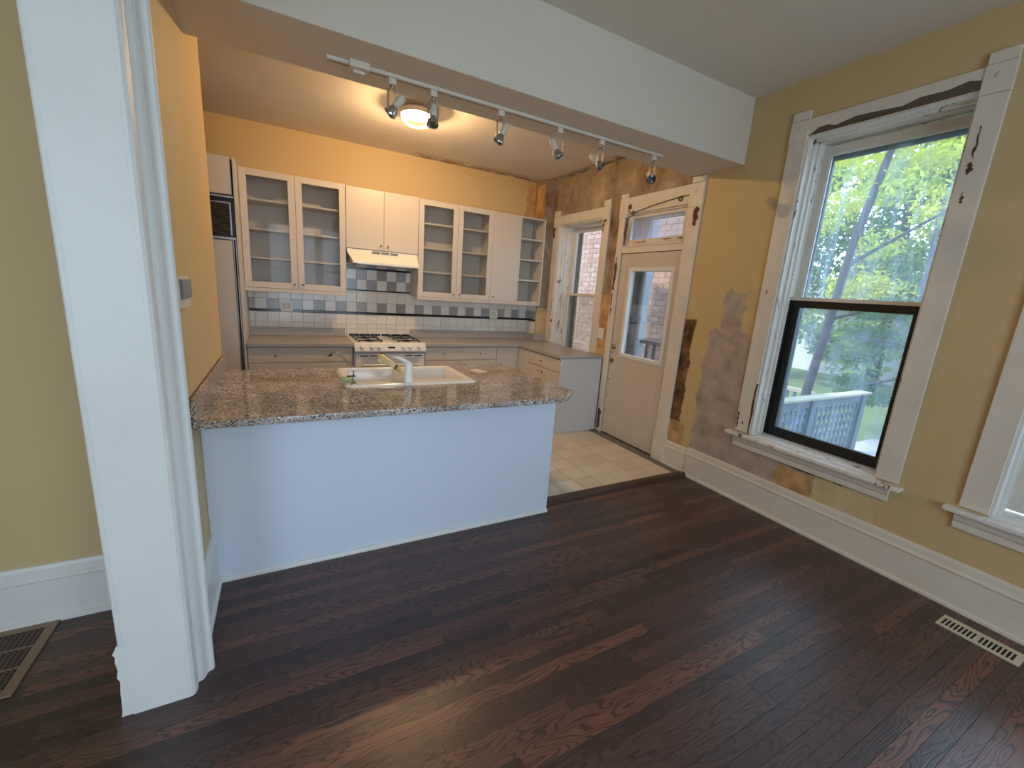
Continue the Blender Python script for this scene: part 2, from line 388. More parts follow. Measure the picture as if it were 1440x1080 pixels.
# ================================================================== STRUCTURE
floor = struct('floor', MB().box(-6.6, 0.0, -8.0, -2.93, -0.12, -0.006), M_['wood'], 'dark stained oak strip floor of the dining room', 'floor')
PW = 0.0572
def lay(y, xa, xb):
    x = xa; first = True
    while x < xb-0.02:
        L = random.choice((0.55, 0.75, 0.9, 1.05, 1.2, 1.4))*(random.choice((0.4, 0.7, 1.0)) if first else 1); first = False
        L = round(min(L, xb-x), 2)
        if xb-(x+L) < 0.25: L = xb-x
        piece('plank', piece_mesh('plank', L-0.0005, PW-0.0006, 0.008, 0.0006, M_['wood'], 'z'), (x+L/2, y, -0.008), floor)
        x += L
y = -2.995-PW/2; npl = 0
while y > -5.25:
    if y > -3.05: lay(y, XL+0.0, 0.0)
    elif y > -3.755: lay(y, -5.0, -3.9); lay(y, XL, 0.0)
    else: lay(y, -5.0 if y > -4.6 else -4.3, 0.0)
    y -= PW

kfloor = struct('floor_kitchen', MB().box(-4.65, 0.0, -2.93, 0.0, -0.12, ZK-0.006), M_['grout'], 'grouted kitchen floor of square cream tiles', 'floor')
TP = 0.2075
for i in range(-1, 8):
    for j in range(-1, 10):
        xa, xb = max(-0.53-TP*(i-1)-TP, -1.95), min(-0.53-TP*(i-1), 0.0)
        ya, yb = max(-2.694+TP*j, -2.905), min(-2.694+TP*(j+1), -0.6)
        if xb-xa < 0.02 or yb-ya < 0.02: continue
        piece('tile', piece_mesh('floor_tile', xb-xa-0.006, yb-ya-0.006, 0.008, 0.0015, M_['tile_floor'], 'z'), ((xa+xb)/2, (ya+yb)/2, ZK-0.008), kfloor)
struct('trim_1', MB().prism([(-2.905, -0.02), (-2.905, 0.024), (-2.915, 0.03), (-2.955, 0.03), (-2.975, 0.026), (-2.988, 0.016), (-2.994, 0.0), (-2.994, -0.02)], 'x', -1.655, -0.018), M_['threshold'], 'dark wood threshold between tiled kitchen and oak floor', 'threshold', 0.002)

W1 = (-4.355, -3.49, 0.586, 2.82); W2 = (-5.73, -4.865, 0.586, 2.82); W3 = (-1.325, -0.415, 0.72, 2.52); DR = (-2.535, -1.698, ZK, 2.50)
struct('wall_right', MB().wall('x', 0.0, WT, -8.0, 0.0, -0.9, 3.4, [W1, W2, W3, DR]), M_['wall_right'], 'exterior wall with peeling plaster around the kitchen door', 'wall')
wb = struct('wall_back', MB().box(-4.75, WT, 0.0, 0.2, -0.9, 3.4), M_['wall_back'], 'yellow kitchen end wall above the white cabinets', 'wall')
struct('wall_chase', MB().box(-0.175, -0.0005, -0.265, -0.0005, 0.0, HK), M_['chase'], 'narrow boxed chase in the stained kitchen corner', 'wall')
struct('wall_left', MB().box(XL-0.177, XL, -3.744, -2.05, 0.0, 3.4).box(XL-0.177, XL, -6.2, -3.744, 2.63, 3.4).box(XL-0.177, XL, -8.0, -6.2, 0, 3.4), M_['wall'], 'yellow partition wall beside the peninsula', 'wall')
struct('wall_hall', MB().box(-6.6, -3.90, -3.055, -2.95, 0, 3.4), M_['wall'], 'beige hall wall seen past the white door jamb', 'wall')
struct('wall_nook', MB().box(-4.75, -4.65, -2.95, 0.0, 0, 3.4), M_['wall'], 'kitchen side wall behind the refrigerator nook', 'wall')
struct('wall_far_hall', MB().box(-6.7, -6.6, -8.0, -2.95, 0, 3.4), M_['wall'], 'far side wall of the hall', 'wall')
RW = [(-3.65, -2.5, 0.5, 2.9), (-2.4, -1.25, 0.5, 2.9), (-6.3, -4.6, 0.5, 2.9)]
struct('wall_rear', MB().wall('y', -8.2, -8.0, -6.7, WT, -0.9, 3.4, RW), M_['wall'], 'rear dining room wall with three tall windows', 'wall')
struct('ceiling', MB().box(-6.7, WT, -8.2, YBF, HD, 3.45), M_['ceiling'], 'plain off-white dining room ceiling', 'ceiling')
struct('ceiling_kitchen', MB().box(-4.75, WT, YBB, 0.2, HK, 3.45), M_['kceiling'], 'stained off-white kitchen ceiling', 'ceiling')
struct('ceiling_beam', MB().box(-4.75, 0.0, YBF, YBB, ZB, 3.4), M_['beam'], 'broad plastered ceiling beam carrying the track lights', 'beam', 0.004)

# ---- backsplash tiles (parts of the back wall)
TX = lambda n: -3.622+0.1178*n
def wtile(x0, x1, z0, z1, mat, key, side=False, gap=0.003):
    if x1-x0 < 0.012: return
    if side:   # on the chase flank, x0..x1 are y values
        piece('tile', piece_mesh(key+'s', x1-x0-gap, z1-z0-gap, 0.007, 0.0015, M_[mat], '-x'), (-0.1752, (x0+x1)/2, (z0+z1)/2), wb)
    else:
        piece('tile', piece_mesh(key, x1-x0-gap, z1-z0-gap, 0.007, 0.0015, M_[mat], '-y'), ((x0+x1)/2, -0.0002, (z0+z1)/2), wb)
rows = [(1.030, 1.088, 'w'), (1.088, 1.203, 'w'), (1.203, 1.232, 'k'), (1.232, 1.347, 'p'), (1.347, 1.465, 'w')]
for n in range(-1, 30):
    x0, x1 = max(TX(n), -3.678), min(TX(n+1), -0.182)
    for z0, z1, t in rows:
        m = {'w': 'tile_white', 'k': 'tile_black', 'p': 'tile_grey' if n % 2 else 'tile_white'}[t]
        wtile(x0, x1, z0, z1, m, m+t, gap=0.0005 if t == 'k' else 0.003)
for k, (ya, yb) in enumerate(((-0.118, -0.008), (-0.236, -0.118))):
    for z0, z1, t in rows:
        m = {'w': 'tile_white', 'k': 'tile_black', 'p': 'tile_grey'}[t]
        wtile(ya, yb, z0, z1, m, m+t, True, 0.0005 if t == 'k' else 0.003)
for n in range(7, 15):
    x0, x1 = max(TX(n), -2.705), min(TX(n+1), -1.915)
    for z0, z1, t in ((0.90, 0.97, 'w'), (0.97, 1.03, 'w'), (1.465, 1.484, 'k'), (1.484, 1.50, 'k'), (1.50, 1.617, 'a'), (1.617, 1.735, 'b'), (1.735, 1.76, 'k'), (1.76, 1.88, 'a')):
        m = 'tile_black' if t == 'k' else ('tile_grey' if (n % 2 == 0) == (t == 'a') else 'tile_white')
        if z0 == 1.465 or t == 'w': m = 'tile_white'
        wtile(x0, x1, z0, z1, m, m+t, gap=0.0005 if t == 'k' else 0.003)

# ---- baseboards
def bbprof(h=0.279, t=0.022):
    return [(0, 0), (t+0.014, 0), (t+0.014, 0.016), (t+0.008, 0.022), (t, 0.024), (t, h-0.075), (t+0.006, h-0.066), (t+0.004, h-0.056), (t-0.004, h-0.05), (t-0.006, h-0.016), (t-0.010, h-0.004), (t-0.014, h), (0, h)]
for nm, ya, yb, lb in (('baseboard_right', -8.0, -2.945, 'tall moulded baseboard below the dining room windows'),):
    struct(nm, MB().prism([(-a, b) for a, b in bbprof()], 'y', ya, yb), M_['trim'], lb, 'baseboard')
struct('baseboard_kitchen', MB().prism([(-a, b+0.017) for a, b in bbprof(0.245)], 'y', -2.938, -2.686), M_['trim'], 'short cracked baseboard between door plinth and threshold', 'baseboard')
struct('baseboard_left', MB().prism([(XL+a, b) for a, b in bbprof()], 'y', -3.635, -3.057), M_['white'], 'short white baseboard beside the peninsula panel', 'baseboard')
struct('baseboard_hall', MB().prism([(-3.055-a, b) for a, b in bbprof()], 'x', -6.6, -3.90), M_['white'], 'tall white baseboard along the hall wall', 'baseboard')

# ---- cased opening at left: jamb board, fluted casing on the dining side, casing on the hall side
op = thing('trim_2', (XL, -3.7545, 0), 'white jamb and fluted casing of the wide opening to the hall', 'door frame', kind='structure')
part('jamb', MB().box(XL-0.163, XL+0.001, -3.758, -3.744, 0, 2.62), M_['white'], op)
cas = [(XL, -3.757), (-3.712, -3.757), (-3.703, -3.748), (-3.699, -3.735), (-3.699, -3.718), (-3.702, -3.708), (-3.708, -3.704), (-3.701, -3.698), (-3.688, -3.693), (-3.681, -3.682), (-3.677, -3.668),
       (-3.673, -3.660), (-3.668, -3.656), (-3.660, -3.653), (-3.655, -3.646), (-3.655, -3.637), (-3.662, -3.634), (XL, -3.634)]
part('casing', MB().prism(cas, 'z', 0.0, 2.72), M_['white'], op)
part('head_casing', MB().box(XL, XL+0.05, -6.3, -3.757, 2.60, 2.72), M_['white'], op)
hc = [(XL-0.1645, -3.7515), (-3.9, -3.7515), (-3.905, -3.749), (-3.905, -3.72), (-3.917, -3.70), (-3.918, -3.65), (-3.90, -3.645), (-3.899, -3.7545)]
part('hall_casing', MB().prism(hc, 'z', 0.302, 2.72), M_['white'], op)
part('plinth', MB().prism([(XL-0.1645, 0), (-3.922, 0), (-3.917, 0.02), (-3.915, 0.10), (-3.911, 0.15), (-3.918, 0.17), (-3.913, 0.20), (-3.917, 0.235), (-3.915, 0.255), (-3.921, 0.268), (-3.913, 0.285), (-3.906, 0.300), (XL-0.1645, 0.302)], 'y', -3.7535, -3.645), M_['white'], op)

# ------------------------------------------------------------------ windows and door in the right wall
def chips(parent, name, polys, x, mat='chip', t=0.0015):
    for pl in polys: part(name, MB().prism(pl, 'x', x-t, x+0.0005), M_[mat], parent)
def jag(y0, y1, z0, z1, n=7, a=0.012, vert=True):
    """irregular flake outline"""
    r = random.Random(int((y0*13+z0*7)*1000)); L, R = [], []
    for i in range(n+1):
        t = i/n; k = math.sin(math.pi*min(max(t, 0.06), 0.94))**0.4*r.uniform(0.55, 1.0)
        if vert: L.append((y0+(1-k)*abs(y1-y0)/2+r.uniform(-a, a)*0.5, z0+(z1-z0)*t)); R.append((y1-(1-k)*abs(y1-y0)/2+r.uniform(-a, a)*0.5, z0+(z1-z0)*t))
        else: L.append((y0+(y1-y0)*t, z0+(1-k)*abs(z1-z0)/2+r.uniform(-a, a)*0.5)); R.append((y0+(y1-y0)*t, z1-(1-k)*abs(z1-z0)/2+r.uniform(-a, a)*0.5))
    return L+R[::-1]
def casing_set(W, root, mat, wl, wr, hh, hz, caps, z_bottom, sides=(1, 1)):
    """flat casings with corner blocks and little caps; wl: width at the far (+y) side, wr: near side"""
    y0, y1, z0, z1 = W
    def brd(ya, yb, za, zb):
        mb = MB(); f = 0.012 if abs(yb-ya) < abs(zb-za) else 0.0
        mb.box(-0.020, 0, ya, yb, za, zb); return mb
    if sides[0]: part('casing', brd(y1, y1+wl, z_bottom, z1-0.03), mat, root, 0.003)
    if sides[1]: part('casing', brd(y0-wr, y0, z_bottom, z1-0.03), mat, root, 0.003)
    part('head_casing', brd(y0, y1, z1, hz), mat, root, 0.003)
    for ya, yb, s in ((y1, y1+wl, sides[0]), (y0-wr, y0, sides[1])):
        if not s: continue
        b = part('corner_block', MB().box(-0.026, 0, ya-0.002, yb+0.002, z1-0.03, hz+0.002), mat, root, 0.003)
        part('rosette', MB().lathe([(0.0, -0.006), (0.012, -0.005), (0.018, 0.0), (0.03, 0.001)], (-0.026, (ya+yb)/2, (z1+hz)/2), (1, 0, 0), 14), mat, b)
        part('cap', MB().box(-0.028, 0, ya+0.002, yb-0.002, hz+0.003, caps), mat, root, 0.004)
def reveal(W, root, mat, depth, mat_head=None):
    y0, y1, z0, z1 = W; t = 0.012
    part('jamb', MB().box(0, depth, y1-t, y1, z0, z1), mat, root)
    part('jamb', MB().box(0, depth, y0, y0+t, z0, z1), mat, root)
    part('head_jamb', MB().box(0, depth, y0+t, y1-t, z1-t, z1), mat_head or mat, root)
    for xs in (0.055, 0.115):
        part('stop_bead', MB().box(xs, xs+0.018, y1-t-0.014, y1-t, z0+0.01, z1-t).box(xs, xs+0.018, y0+t, y0+t+0.014, z0+0.01, z1-t).box(xs, xs+0.018, y0+t, y1-t, z1-t-0.014, z1-t), mat, root)
def sash(name, root, x, y0, y1, z0, z1, st, tr, br, mat, gmat, th=0.035, bead=None):
    s = part(name, MB().box(x, x+th, y0, y0+st, z0, z1).box(x, x+th, y1-st, y1, z0, z1).box(x, x+th, y0+st, y1-st, z1-tr, z1).box(x, x+th, y0+st, y1-st, z0, z0+br), mat, root, 0.002)
    part('pane', MB().box(x+th*0.55, x+th*0.55+0.003, y0+st-0.002, y1-st+0.002, z0+br-0.002, z1-tr+0.002), gmat, s)
    if bead:
        d = 0.012; a0, a1, b0, b1 = y0+st, y1-st, z0+br, z1-tr
        part('glazing_bead', MB().box(x+0.004, x+th*0.5, a0, a0+d, b0, b1).box(x+0.004, x+th*0.5, a1-d, a1, b0, b1).box(x+0.004, x+th*0.5, a0+d, a1-d, b1-d, b1).box(x+0.004, x+th*0.5, a0+d, a1-d, b0, b0+d), bead, s)
    return s

# window 1: the large double hung window
w1 = thing('window_1', (0, -3.92, 0.586), 'tall double-hung window with black lower sash and flaking white casing', 'window', kind='structure')
casing_set(W1, w1, M_['trim'], 0.122, 0.117, 0.11, 2.932, 2.992, 0.60)
reveal((W1[0], W1[1], 0.586, 2.82), w1, M_['flaky'], 0.34)
su = sash('upper_sash', w1, 0.212, W1[0]+0.012, W1[1]-0.012, 1.655, 2.79, 0.045, 0.055, 0.05, M_['trim'], M_['glass1'], bead=M_['white'])
sl = sash('lower_sash', w1, 0.170, W1[0]+0.012, W1[1]-0.012, 0.598, 1.712, 0.078, 0.075, 0.075, M_['blacksash'], M_['glass1b'])
part('meeting_rail_top', MB().box(0.160, 0.206, W1[0]+0.013, W1[1]-0.013, 1.690, 1.7135), M_['trim'], sl)
part('storm_frame', MB().box(0.31, 0.33, W1[0]+0.012, W1[0]+0.04, 0.6, 2.8).box(0.31, 0.33, W1[1]-0.04, W1[1]-0.012, 0.6, 2.8).box(0.31, 0.33, W1[0]+0.04, W1[1]-0.04, 2.715, 2.80), M_['blacksash'], w1)
part('jamb_liner', MB().box(0.163, 0.30, W1[1]-0.03, W1[1]-0.012, 0.6, 1.70), M_['blacksash'], w1)
part('stool', MB().box(-0.062, 0.165, -4.50, -3.31, 0.560, 0.586).box(-0.001, 0.36, W1[0], W1[1], 0.5605, 0.5965), M_['flaky'], w1, 0.005)
part('apron', MB().prism([(0, 0.56), (-0.034, 0.56), (-0.028, 0.52), (-0.018, 0.505), (-0.018, 0.47), (-0.012, 0.462), (0, 0.462)], 'y', -4.44, -3.372), M_['trim'], w1)
chips(w1, 'paint_loss', [[(-3.50, 2.822), (-3.56, 2.86), (-3.62, 2.862), (-3.66, 2.845), (-3.78, 2.868), (-3.88, 2.862), (-4.02, 2.85), (-4.10, 2.872), (-4.22, 2.868), (-4.30, 2.885), (-4.35, 2.87), (-4.352, 2.823)]], -0.0205, 'grime')
chips(w1, 'paint_chip', [jag(-4.405, -4.392, 2.48, 2.64), jag(-4.41, -4.385, 2.40, 2.46, a=.01), jag(-4.405, -4.39, 2.25, 2.31), jag(-3.50, -3.475, 0.60, 1.02, 9, .01), jag(-3.39, -3.372, 0.62, 0.76), jag(-3.42, -3.41, 1.72, 1.75, 4), jag(-3.43, -3.42, 0.66, 0.70, 4)], -0.0205)
chips(w1, 'gap', [jag(-4.06, -3.84, 0.452, 0.463, 8, .006, False), jag(-4.2, -4.14, 0.455, 0.465, 4, .004, False)], -0.0125, 'dark')

# window 2: the next window, mostly outside the frame
w2 = thing('window_2', (0, -5.3, 0.586), 'second dining room window cut off by the picture edge', 'window', kind='structure')
casing_set(W2, w2, M_['trim'], 0.117, 0.117, 0.11, 2.932, 2.992, 0.60)
reveal(W2, w2, M_['white'], 0.34)
sash('upper_sash', w2, 0.225, W2[0]+0.012, W2[1]-0.012, 1.655, 2.79, 0.05, 0.055, 0.05, M_['white'], M_['glass2'], bead=M_['white'])
sash('lower_sash', w2, 0.175, W2[0]+0.012, W2[1]-0.012, 0.612, 1.712, 0.085, 0.06, 0.09, M_['trim'], M_['glass2'], bead=M_['white'])
part('stool', MB().box(-0.062, 0.17, -5.90, -4.695, 0.560, 0.586).box(-0.001, 0.36, W2[0], W2[1], 0.5605, 0.600), M_['white'], w2, 0.005)
part('apron', MB().prism([(0, 0.56), (-0.034, 0.56), (-0.028, 0.52), (-0.018, 0.505), (-0.018, 0.47), (-0.012, 0.462), (0, 0.462)], 'y', -5.85, -4.745), M_['trim'], w2)

# window 3: small kitchen window above the counter
w3 = thing('window_3', (0, -0.87, 0.72), 'narrow kitchen window with brick wall behind and rotten casing', 'window', kind='structure')
casing_set(W3, w3, M_['trim'], 0.125, 0.118, 0.11, 2.632, 2.70, 0.937)
reveal(W3, w3, M_['flaky'], 0.34)
sash('upper_sash', w3, 0.235, W3[0]+0.012, W3[1]-0.012, 1.60, 2.50, 0.06, 0.06, 0.04, M_['white'], M_['glass2'])
sash('lower_sash', w3, 0.190, W3[0]+0.012, W3[1]-0.012, 0.73, 1.64, 0.055, 0.035, 0.09, M_['white'], M_['glass3'])
part('storm_frame', MB().box(0.31, 0.33, W3[1]-0.09, W3[1]-0.012, 0.73, 2.5).box(0.31, 0.33, W3[0]+0.012, W3[1]-0.09, 1.60, 1.64), M_['blacksash'], w3)
part('stool', MB().box(0.001, 0.36, W3[0], W3[1], 0.70, 0.729), M_['white'], w3)
chips(w3, 'paint_chip', [jag(-0.335, -0.282, 2.36, 2.56, 7, .03), jag(-0.36, -0.30, 2.50, 2.54, 5, .02), jag(-1.36, -1.335, 2.36, 2.47), jag(-1.40, -1.335, 2.46, 2.50, 4), jag(-0.42, -0.405, 1.0, 1.12), jag(-0.44, -0.40, 1.22, 1.26, 4), jag(-0.405, -0.395, 1.3, 1.55, 5), jag(-1.43, -1.36, 2.62, 2.632, 4)], -0.0205)

# kitchen door with transom
d1 = thing('door_1', (0, -2.115, ZK), 'pale grey kitchen door with half glass and transom above', 'door', kind='structure')
part('casing', MB().box(-0.02, 0, -2.682, -2.535, 0.30, 2.47), M_['trim'], d1, 0.003)
part('casing', MB().box(-0.02, 0, -1.698, -1.612, ZK, 2.47), M_['trim'], d1, 0.003)
part('plinth_block', MB().box(-0.030, 0, -2.688, -2.532, ZK, 0.245).box(-0.033, 0, -2.690, -2.530, 0.245, 0.29).box(-0.027, 0, -2.686, -2.534, 0.29, 0.305), M_['trim'], d1, 0.003)
part('head_casing', MB().box(-0.02, 0, -2.535, -1.698, 2.502, 2.672), M_['trim'], d1, 0.003)
for ya, yb, zc in ((-2.684, -2.535, 2.725), (-1.735, -1.605, 2.715)):
    b = part('corner_block', MB().box(-0.026, 0, ya, yb, 2.47, 2.672), M_['trim'], d1, 0.003)
    part('rosette', MB().lathe([(0.0, -0.006), (0.012, -0.005), (0.018, 0.0), (0.03, 0.001)], (-0.026, (ya+yb)/2, 2.60), (1, 0, 0), 14), M_['trim'], b)
    part('cap', MB().box(-0.030, 0, ya+0.012, yb-0.012, 2.674, zc), M_['trim'], d1, 0.004)
part('jamb', MB().box(0.0, 0.34, -2.548, -2.536, ZK, 2.50), M_['trim'], d1)
part('jamb', MB().box(0.0, 0.34, -1.697, -1.687, ZK, 2.50), M_['trim'], d1)
part('head_jamb', MB().box(0.0, 0.34, -2.535, -1.698, 2.488, 2.50), M_['trim'], d1)
part('transom_bar', MB().box(-0.014, 0.20, -2.534, -1.699, 2.098, 2.16).box(-0.022, 0.1, -2.534, -1.699, 2.16, 2.172), M_['trim'], d1, 0.003)
ts = sash('transom_sash', d1, 0.022, -2.530, -1.715, 2.176, 2.486, 0.058, 0.030, 0.062, M_['trim'], M_['glass_transom'])
slab = part('door_slab', MB().wall('x', 0.004, 0.046, -2.530, -1.703, ZK+0.012, 2.092, [(-2.44, -1.868, 1.0, 1.915)]), paint('door_paint', (206, 196, 182), 0.45, 0.04, 3), d1, 0.002)
part('glass_frame', MB().wall('x', -0.006, 0.054, -2.472, -1.838, 0.968, 1.946, [(-2.432, -1.878, 1.008, 1.907)]), M_['white'], slab, 0.004)
part('pane', MB().box(0.024, 0.028, -2.436, -1.874, 1.004, 1.911), M_['glass2'], slab)
part('deadbolt', MB().lathe([(0.0, -0.016), (0.010, -0.016), (0.012, -0.012), (0.026, -0.010), (0.030, -0.004), (0.030, 0)], (0.004, -1.752, 1.064), (1, 0, 0), 18), M_['nickel'], slab)
kn = MB().lathe([(0.0, -0.004), (0.022, -0.004), (0.024, 0)], (0.004, -1.742, 0.905), (1, 0, 0), 16)
kn.box(-0.012, 0.002, -1.762, -1.722, 0.918, 0.926).box(-0.012, 0.002, -1.762, -1.722, 0.886, 0.894).tube([(-0.004, -1.765, 0.89), (-0.02, -1.742, 0.905), (-0.004, -1.718, 0.922)], 0.005).tube([(-0.004, -1.765, 0.922), (-0.02, -1.742, 0.905), (-0.004, -1.718, 0.888)], 0.005)
part('lock_plate', kn, M_['brass'], slab)
for yy, zz in ((-1.730, 0.992), (-1.728, 0.86), (-1.716, 0.676), (-1.719, 0.474), (-1.722, 0.30)):
    part('bolt', MB().lathe([(0, -0.003), (0.006, -0.003), (0.008, 0.0)], (0.004, yy, zz), (1, 0, 0), 10), M_['dark'], slab)
for zz in (1.865, 1.055, 0.22):
    part('hinge', MB().box(-0.008, 0.004, -2.540, -2.524, zz-0.05, zz+0.05).tube([(-0.008, -2.535, zz-0.055), (-0.008, -2.535, zz+0.055)], 0.006), M_['chip'], slab)
part('door_sweep', MB().box(-0.003, 0.05, -2.530, -1.703, ZK, ZK+0.013), M_['dark'], d1)
part('storm_door_stile', MB().box(0.22, 0.25, -1.82, -1.70, ZK, 2.09).box(0.22, 0.25, -2.53, -1.82, 1.96, 2.09), M_['deckgrey'], d1)
rod = MB().tube([(-0.024, -1.735, 2.545), (-0.03, -1.80, 2.50), (-0.03, -2.10, 2.545), (-0.03, -2.42, 2.575), (-0.022, -2.53, 2.578)], 0.004)
rod.tube([(-0.03, -1.83+0.02*math.cos(a), 2.502+0.02*math.sin(a)) for a in [i*math.pi/5 for i in range(10)]], 0.005, closed=True)
rod.tube([(-0.03, -2.44+0.02*math.cos(a), 2.558+0.02*math.sin(a)) for a in [i*math.pi/5 for i in range(10)]], 0.005, closed=True)
part('curtain_wire', rod, M_['chip'], d1)
chips(d1, 'paint_chip', [jag(-1.665, -1.625, 1.70, 2.06, 9, .02), jag(-1.645, -1.625, 1.52, 1.66, 5), jag(-1.655, -1.635, 1.42, 1.50, 5), jag(-2.665, -2.60, 2.30, 2.465, 8, .03), jag(-1.76, -1.72, 2.20, 2.46, 7, .02), jag(-1.80, -1.73, 2.55, 2.60, 5, .02), jag(-2.05, -1.85, 2.198, 2.208, 7, .006, False), jag(-2.40, -2.25, 2.205, 2.215, 7, .006, False), jag(-2.53, -2.46, 2.20, 2.212, 4, .006, False), jag(-1.69, -1.62, 0.06, 0.30, 6, .03)], -0.0235)

# ================================================================== KITCHEN CABINETS
def knob(parent, p, d, r=0.011):
    d = Vector(d); part('knob', MB().lathe([(0.004, 0), (0.004, 0.012), (r*0.8, 0.014), (r, 0.019), (r*0.85, 0.025), (0, 0.026)], p, d, 12), M_['nickel'], parent)
DY = -0.34
def glass_door(root, x0, x1, z0, z1, kx):
    fw_, t = 0.062, 0.02
    s = part('door', MB().wall('y', DY, DY+t, x0, x1, z0, z1, [(x0+fw_, x1-fw_, z0+fw_, z1-fw_)]), M_['cab'], root, 0.002)
    part('pane', MB().box(x0+fw_-0.004, x1-fw_+0.004, DY+0.009, DY+0.012, z0+fw_-0.004, z1-fw_+0.004), M_['glass_cab'], s)
    knob(s, (kx, DY, z0+0.052), (0, -1, 0))
def flat_door(root, x0, x1, z0, z1, kx, kz, y=DY, name='door'):
    s = part(name, MB().box(x0, x1, y, y+0.019, z0, z1), M_['cab'], root, 0.002)
    for k in (kx if isinstance(kx, (list, tuple)) else [kx]):
        knob(s, (k, y, kz), (0, -1, 0))
    return s
def carcass(root, x0, x1, z0, z1, shelves, yf=-0.318):
    t = 0.018
    part('carcass', MB().box(x0, x0+t, yf, -0.001, z0, z1).box(x1-t, x1, yf, -0.001, z0, z1).box(x0+t, x1-t, yf, -0.001, z1-t, z1).box(x0+t, x1-t, yf, -0.001, z0, z0+t).box(x0+t, x1-t, -0.012, -0.008, z0+t, z1-t), M_['cab'], root)
    for z in shelves: part('shelf', MB().box(x0+t, x1-t, yf+0.02, -0.012, z-0.018, z), M_['cab'], root)
SH = (2.328, 2.050, 1.772)
c = thing('glass_door_cabinet', (-3.195, -0.17, 1.465), 'white two-door glass wall cabinet beside the refrigerator', 'cabinet', 'white wall cabinets over the counter')
carcass(c, -3.677, -2.714, 1.465, 2.590, SH)
glass_door(c, -3.676, -3.197, 1.466, 2.590, -3.230); glass_door(c, -3.194, -2.716, 1.466, 2.590, -3.150)
part('light_rail', MB().box(-3.678, -2.712, -0.338, -0.318, 1.428, 1.463), M_['cab'], c, 0.002)
c = thing('hood_cabinet', (-2.31, -0.17, 1.95), 'short white solid-door wall cabinet above the range hood', 'cabinet', 'white wall cabinets over the counter')
carcass(c, -2.711, -1.916, 1.945, 2.582, ())
flat_door(c, -2.710, -2.312, 1.952, 2.582, -2.345, 2.003); flat_door(c, -2.309, -1.917, 1.952, 2.582, -2.270, 2.003)
c = thing('glass_door_cabinet', (-1.43, -0.17, 1.465), 'white two-door glass wall cabinet right of the range hood', 'cabinet', 'white wall cabinets over the counter')
carcass(c, -1.913, -0.953, 1.465, 2.576, SH)
glass_door(c, -1.912, -1.426, 1.466, 2.576, -1.467); glass_door(c, -1.423, -0.954, 1.466, 2.576, -1.386)
part('light_rail', MB().box(-1.914, -0.952, -0.338, -0.318, 1.432, 1.463), M_['cab'], c, 0.002)
c = thing('wall_cabinet', (-0.755, -0.17, 1.465), 'narrow white solid-door wall cabinet beside the open shelves', 'cabinet', 'white wall cabinets over the counter')
carcass(c, -0.951, -0.560, 1.465, 2.572, ())
flat_door(c, -0.951, -0.561, 1.466, 2.572, -0.915, 1.520)
part('light_rail', MB().box(-0.951, -0.560, -0.338, -0.318, 1.432, 1.463), M_['cab'], c, 0.002)
c = thing('open_shelf_cabinet', (-0.365, -0.17, 1.465), 'white open shelf unit at the end of the wall cabinets', 'shelf unit', 'white wall cabinets over the counter')
carcass(c, -0.559, -0.178, 1.465, 2.570, (2.305, 2.040, 1.772), -0.338)
part('light_rail', MB().box(-0.559, -0.178, -0.338, -0.318, 1.432, 1.463), M_['cab'], c, 0.002)

# range hood
h = thing('range_hood', (-2.31, -0.25, 1.79), 'low white range hood under the short cabinet', 'range hood')
hv = [(-2.705, -0.335, 1.943), (-1.922, -0.335, 1.943), (-1.922, -0.01, 1.943), (-2.705, -0.01, 1.943), (-2.705, -0.345, 1.905), (-1.922, -0.345, 1.905),
      (-2.665, -0.480, 1.815), (-1.945, -0.480, 1.815), (-2.665, -0.480, 1.788), (-1.945, -0.480, 1.788), (-2.690, -0.02, 1.788), (-1.925, -0.02, 1.788), (-2.705, -0.01, 1.905), (-1.922, -0.01, 1.905)]
part('body', MB().add(hv, [(0, 1, 2, 3), (0, 4, 5, 1), (4, 6, 7, 5), (6, 8, 9, 7), (8, 10, 11, 9), (4, 12, 10, 8, 6), (5, 7, 9, 11, 13), (0, 3, 12, 4), (1, 5, 13, 2), (3, 2, 13, 12), (12, 13, 11, 10)]), M_['whitegloss'], h, 0.003)
for k in range(3):
    xa = -2.44+0.10*k
    part('vent_slot', MB().box(xa, xa+0.085, -0.349, -0.338, 1.912, 1.935), M_['greyscreen'], h)
part('filter', MB().box(-2.60, -2.0, -0.42, -0.10, 1.782, 1.7885), M_['stainless'], h)

# base cabinets, back run
BY = -0.62
def base_box(root, x0, x1, y0, y1): part('carcass', MB().box(x0, x1, y0, y1, 0.12, 0.897).box(x0, x1, y0+0.06 if y0 < y1 else y0, y1, ZK, 0.12), M_['cab'], root)
b = thing('base_cabinet', (-3.18, -0.31, ZK), 'white base cabinet with wide drawer left of the stove', 'cabinet', 'white base cabinets')
base_box(b, -3.676, -2.694, -0.60, -0.002)
flat_door(b, -3.672, -2.697, 0.735, 0.886, (-3.434, -2.944), 0.805, BY, 'drawer')
flat_door(b, -3.672, -3.187, 0.13, 0.727, -3.231, 0.668, BY); flat_door(b, -3.183, -2.697, 0.13, 0.727, -3.142, 0.668, BY)
b = thing('base_cabinet', (-1.41, -0.31, ZK), 'white base cabinet with wide drawer right of the stove', 'cabinet', 'white base cabinets')
base_box(b, -1.886, -0.938, -0.60, -0.002)
flat_door(b, -1.884, -0.940, 0.735, 0.886, (-1.655, -1.179), 0.81, BY, 'drawer')
flat_door(b, -1.884, -1.420, 0.13, 0.727, -1.454, 0.673, BY); flat_door(b, -1.416, -0.940, 0.13, 0.727, -1.373, 0.673, BY)
b = thing('corner_cabinet', (-0.47, -0.31, ZK), 'white corner base cabinet with one tall door and filler', 'cabinet', 'white base cabinets')
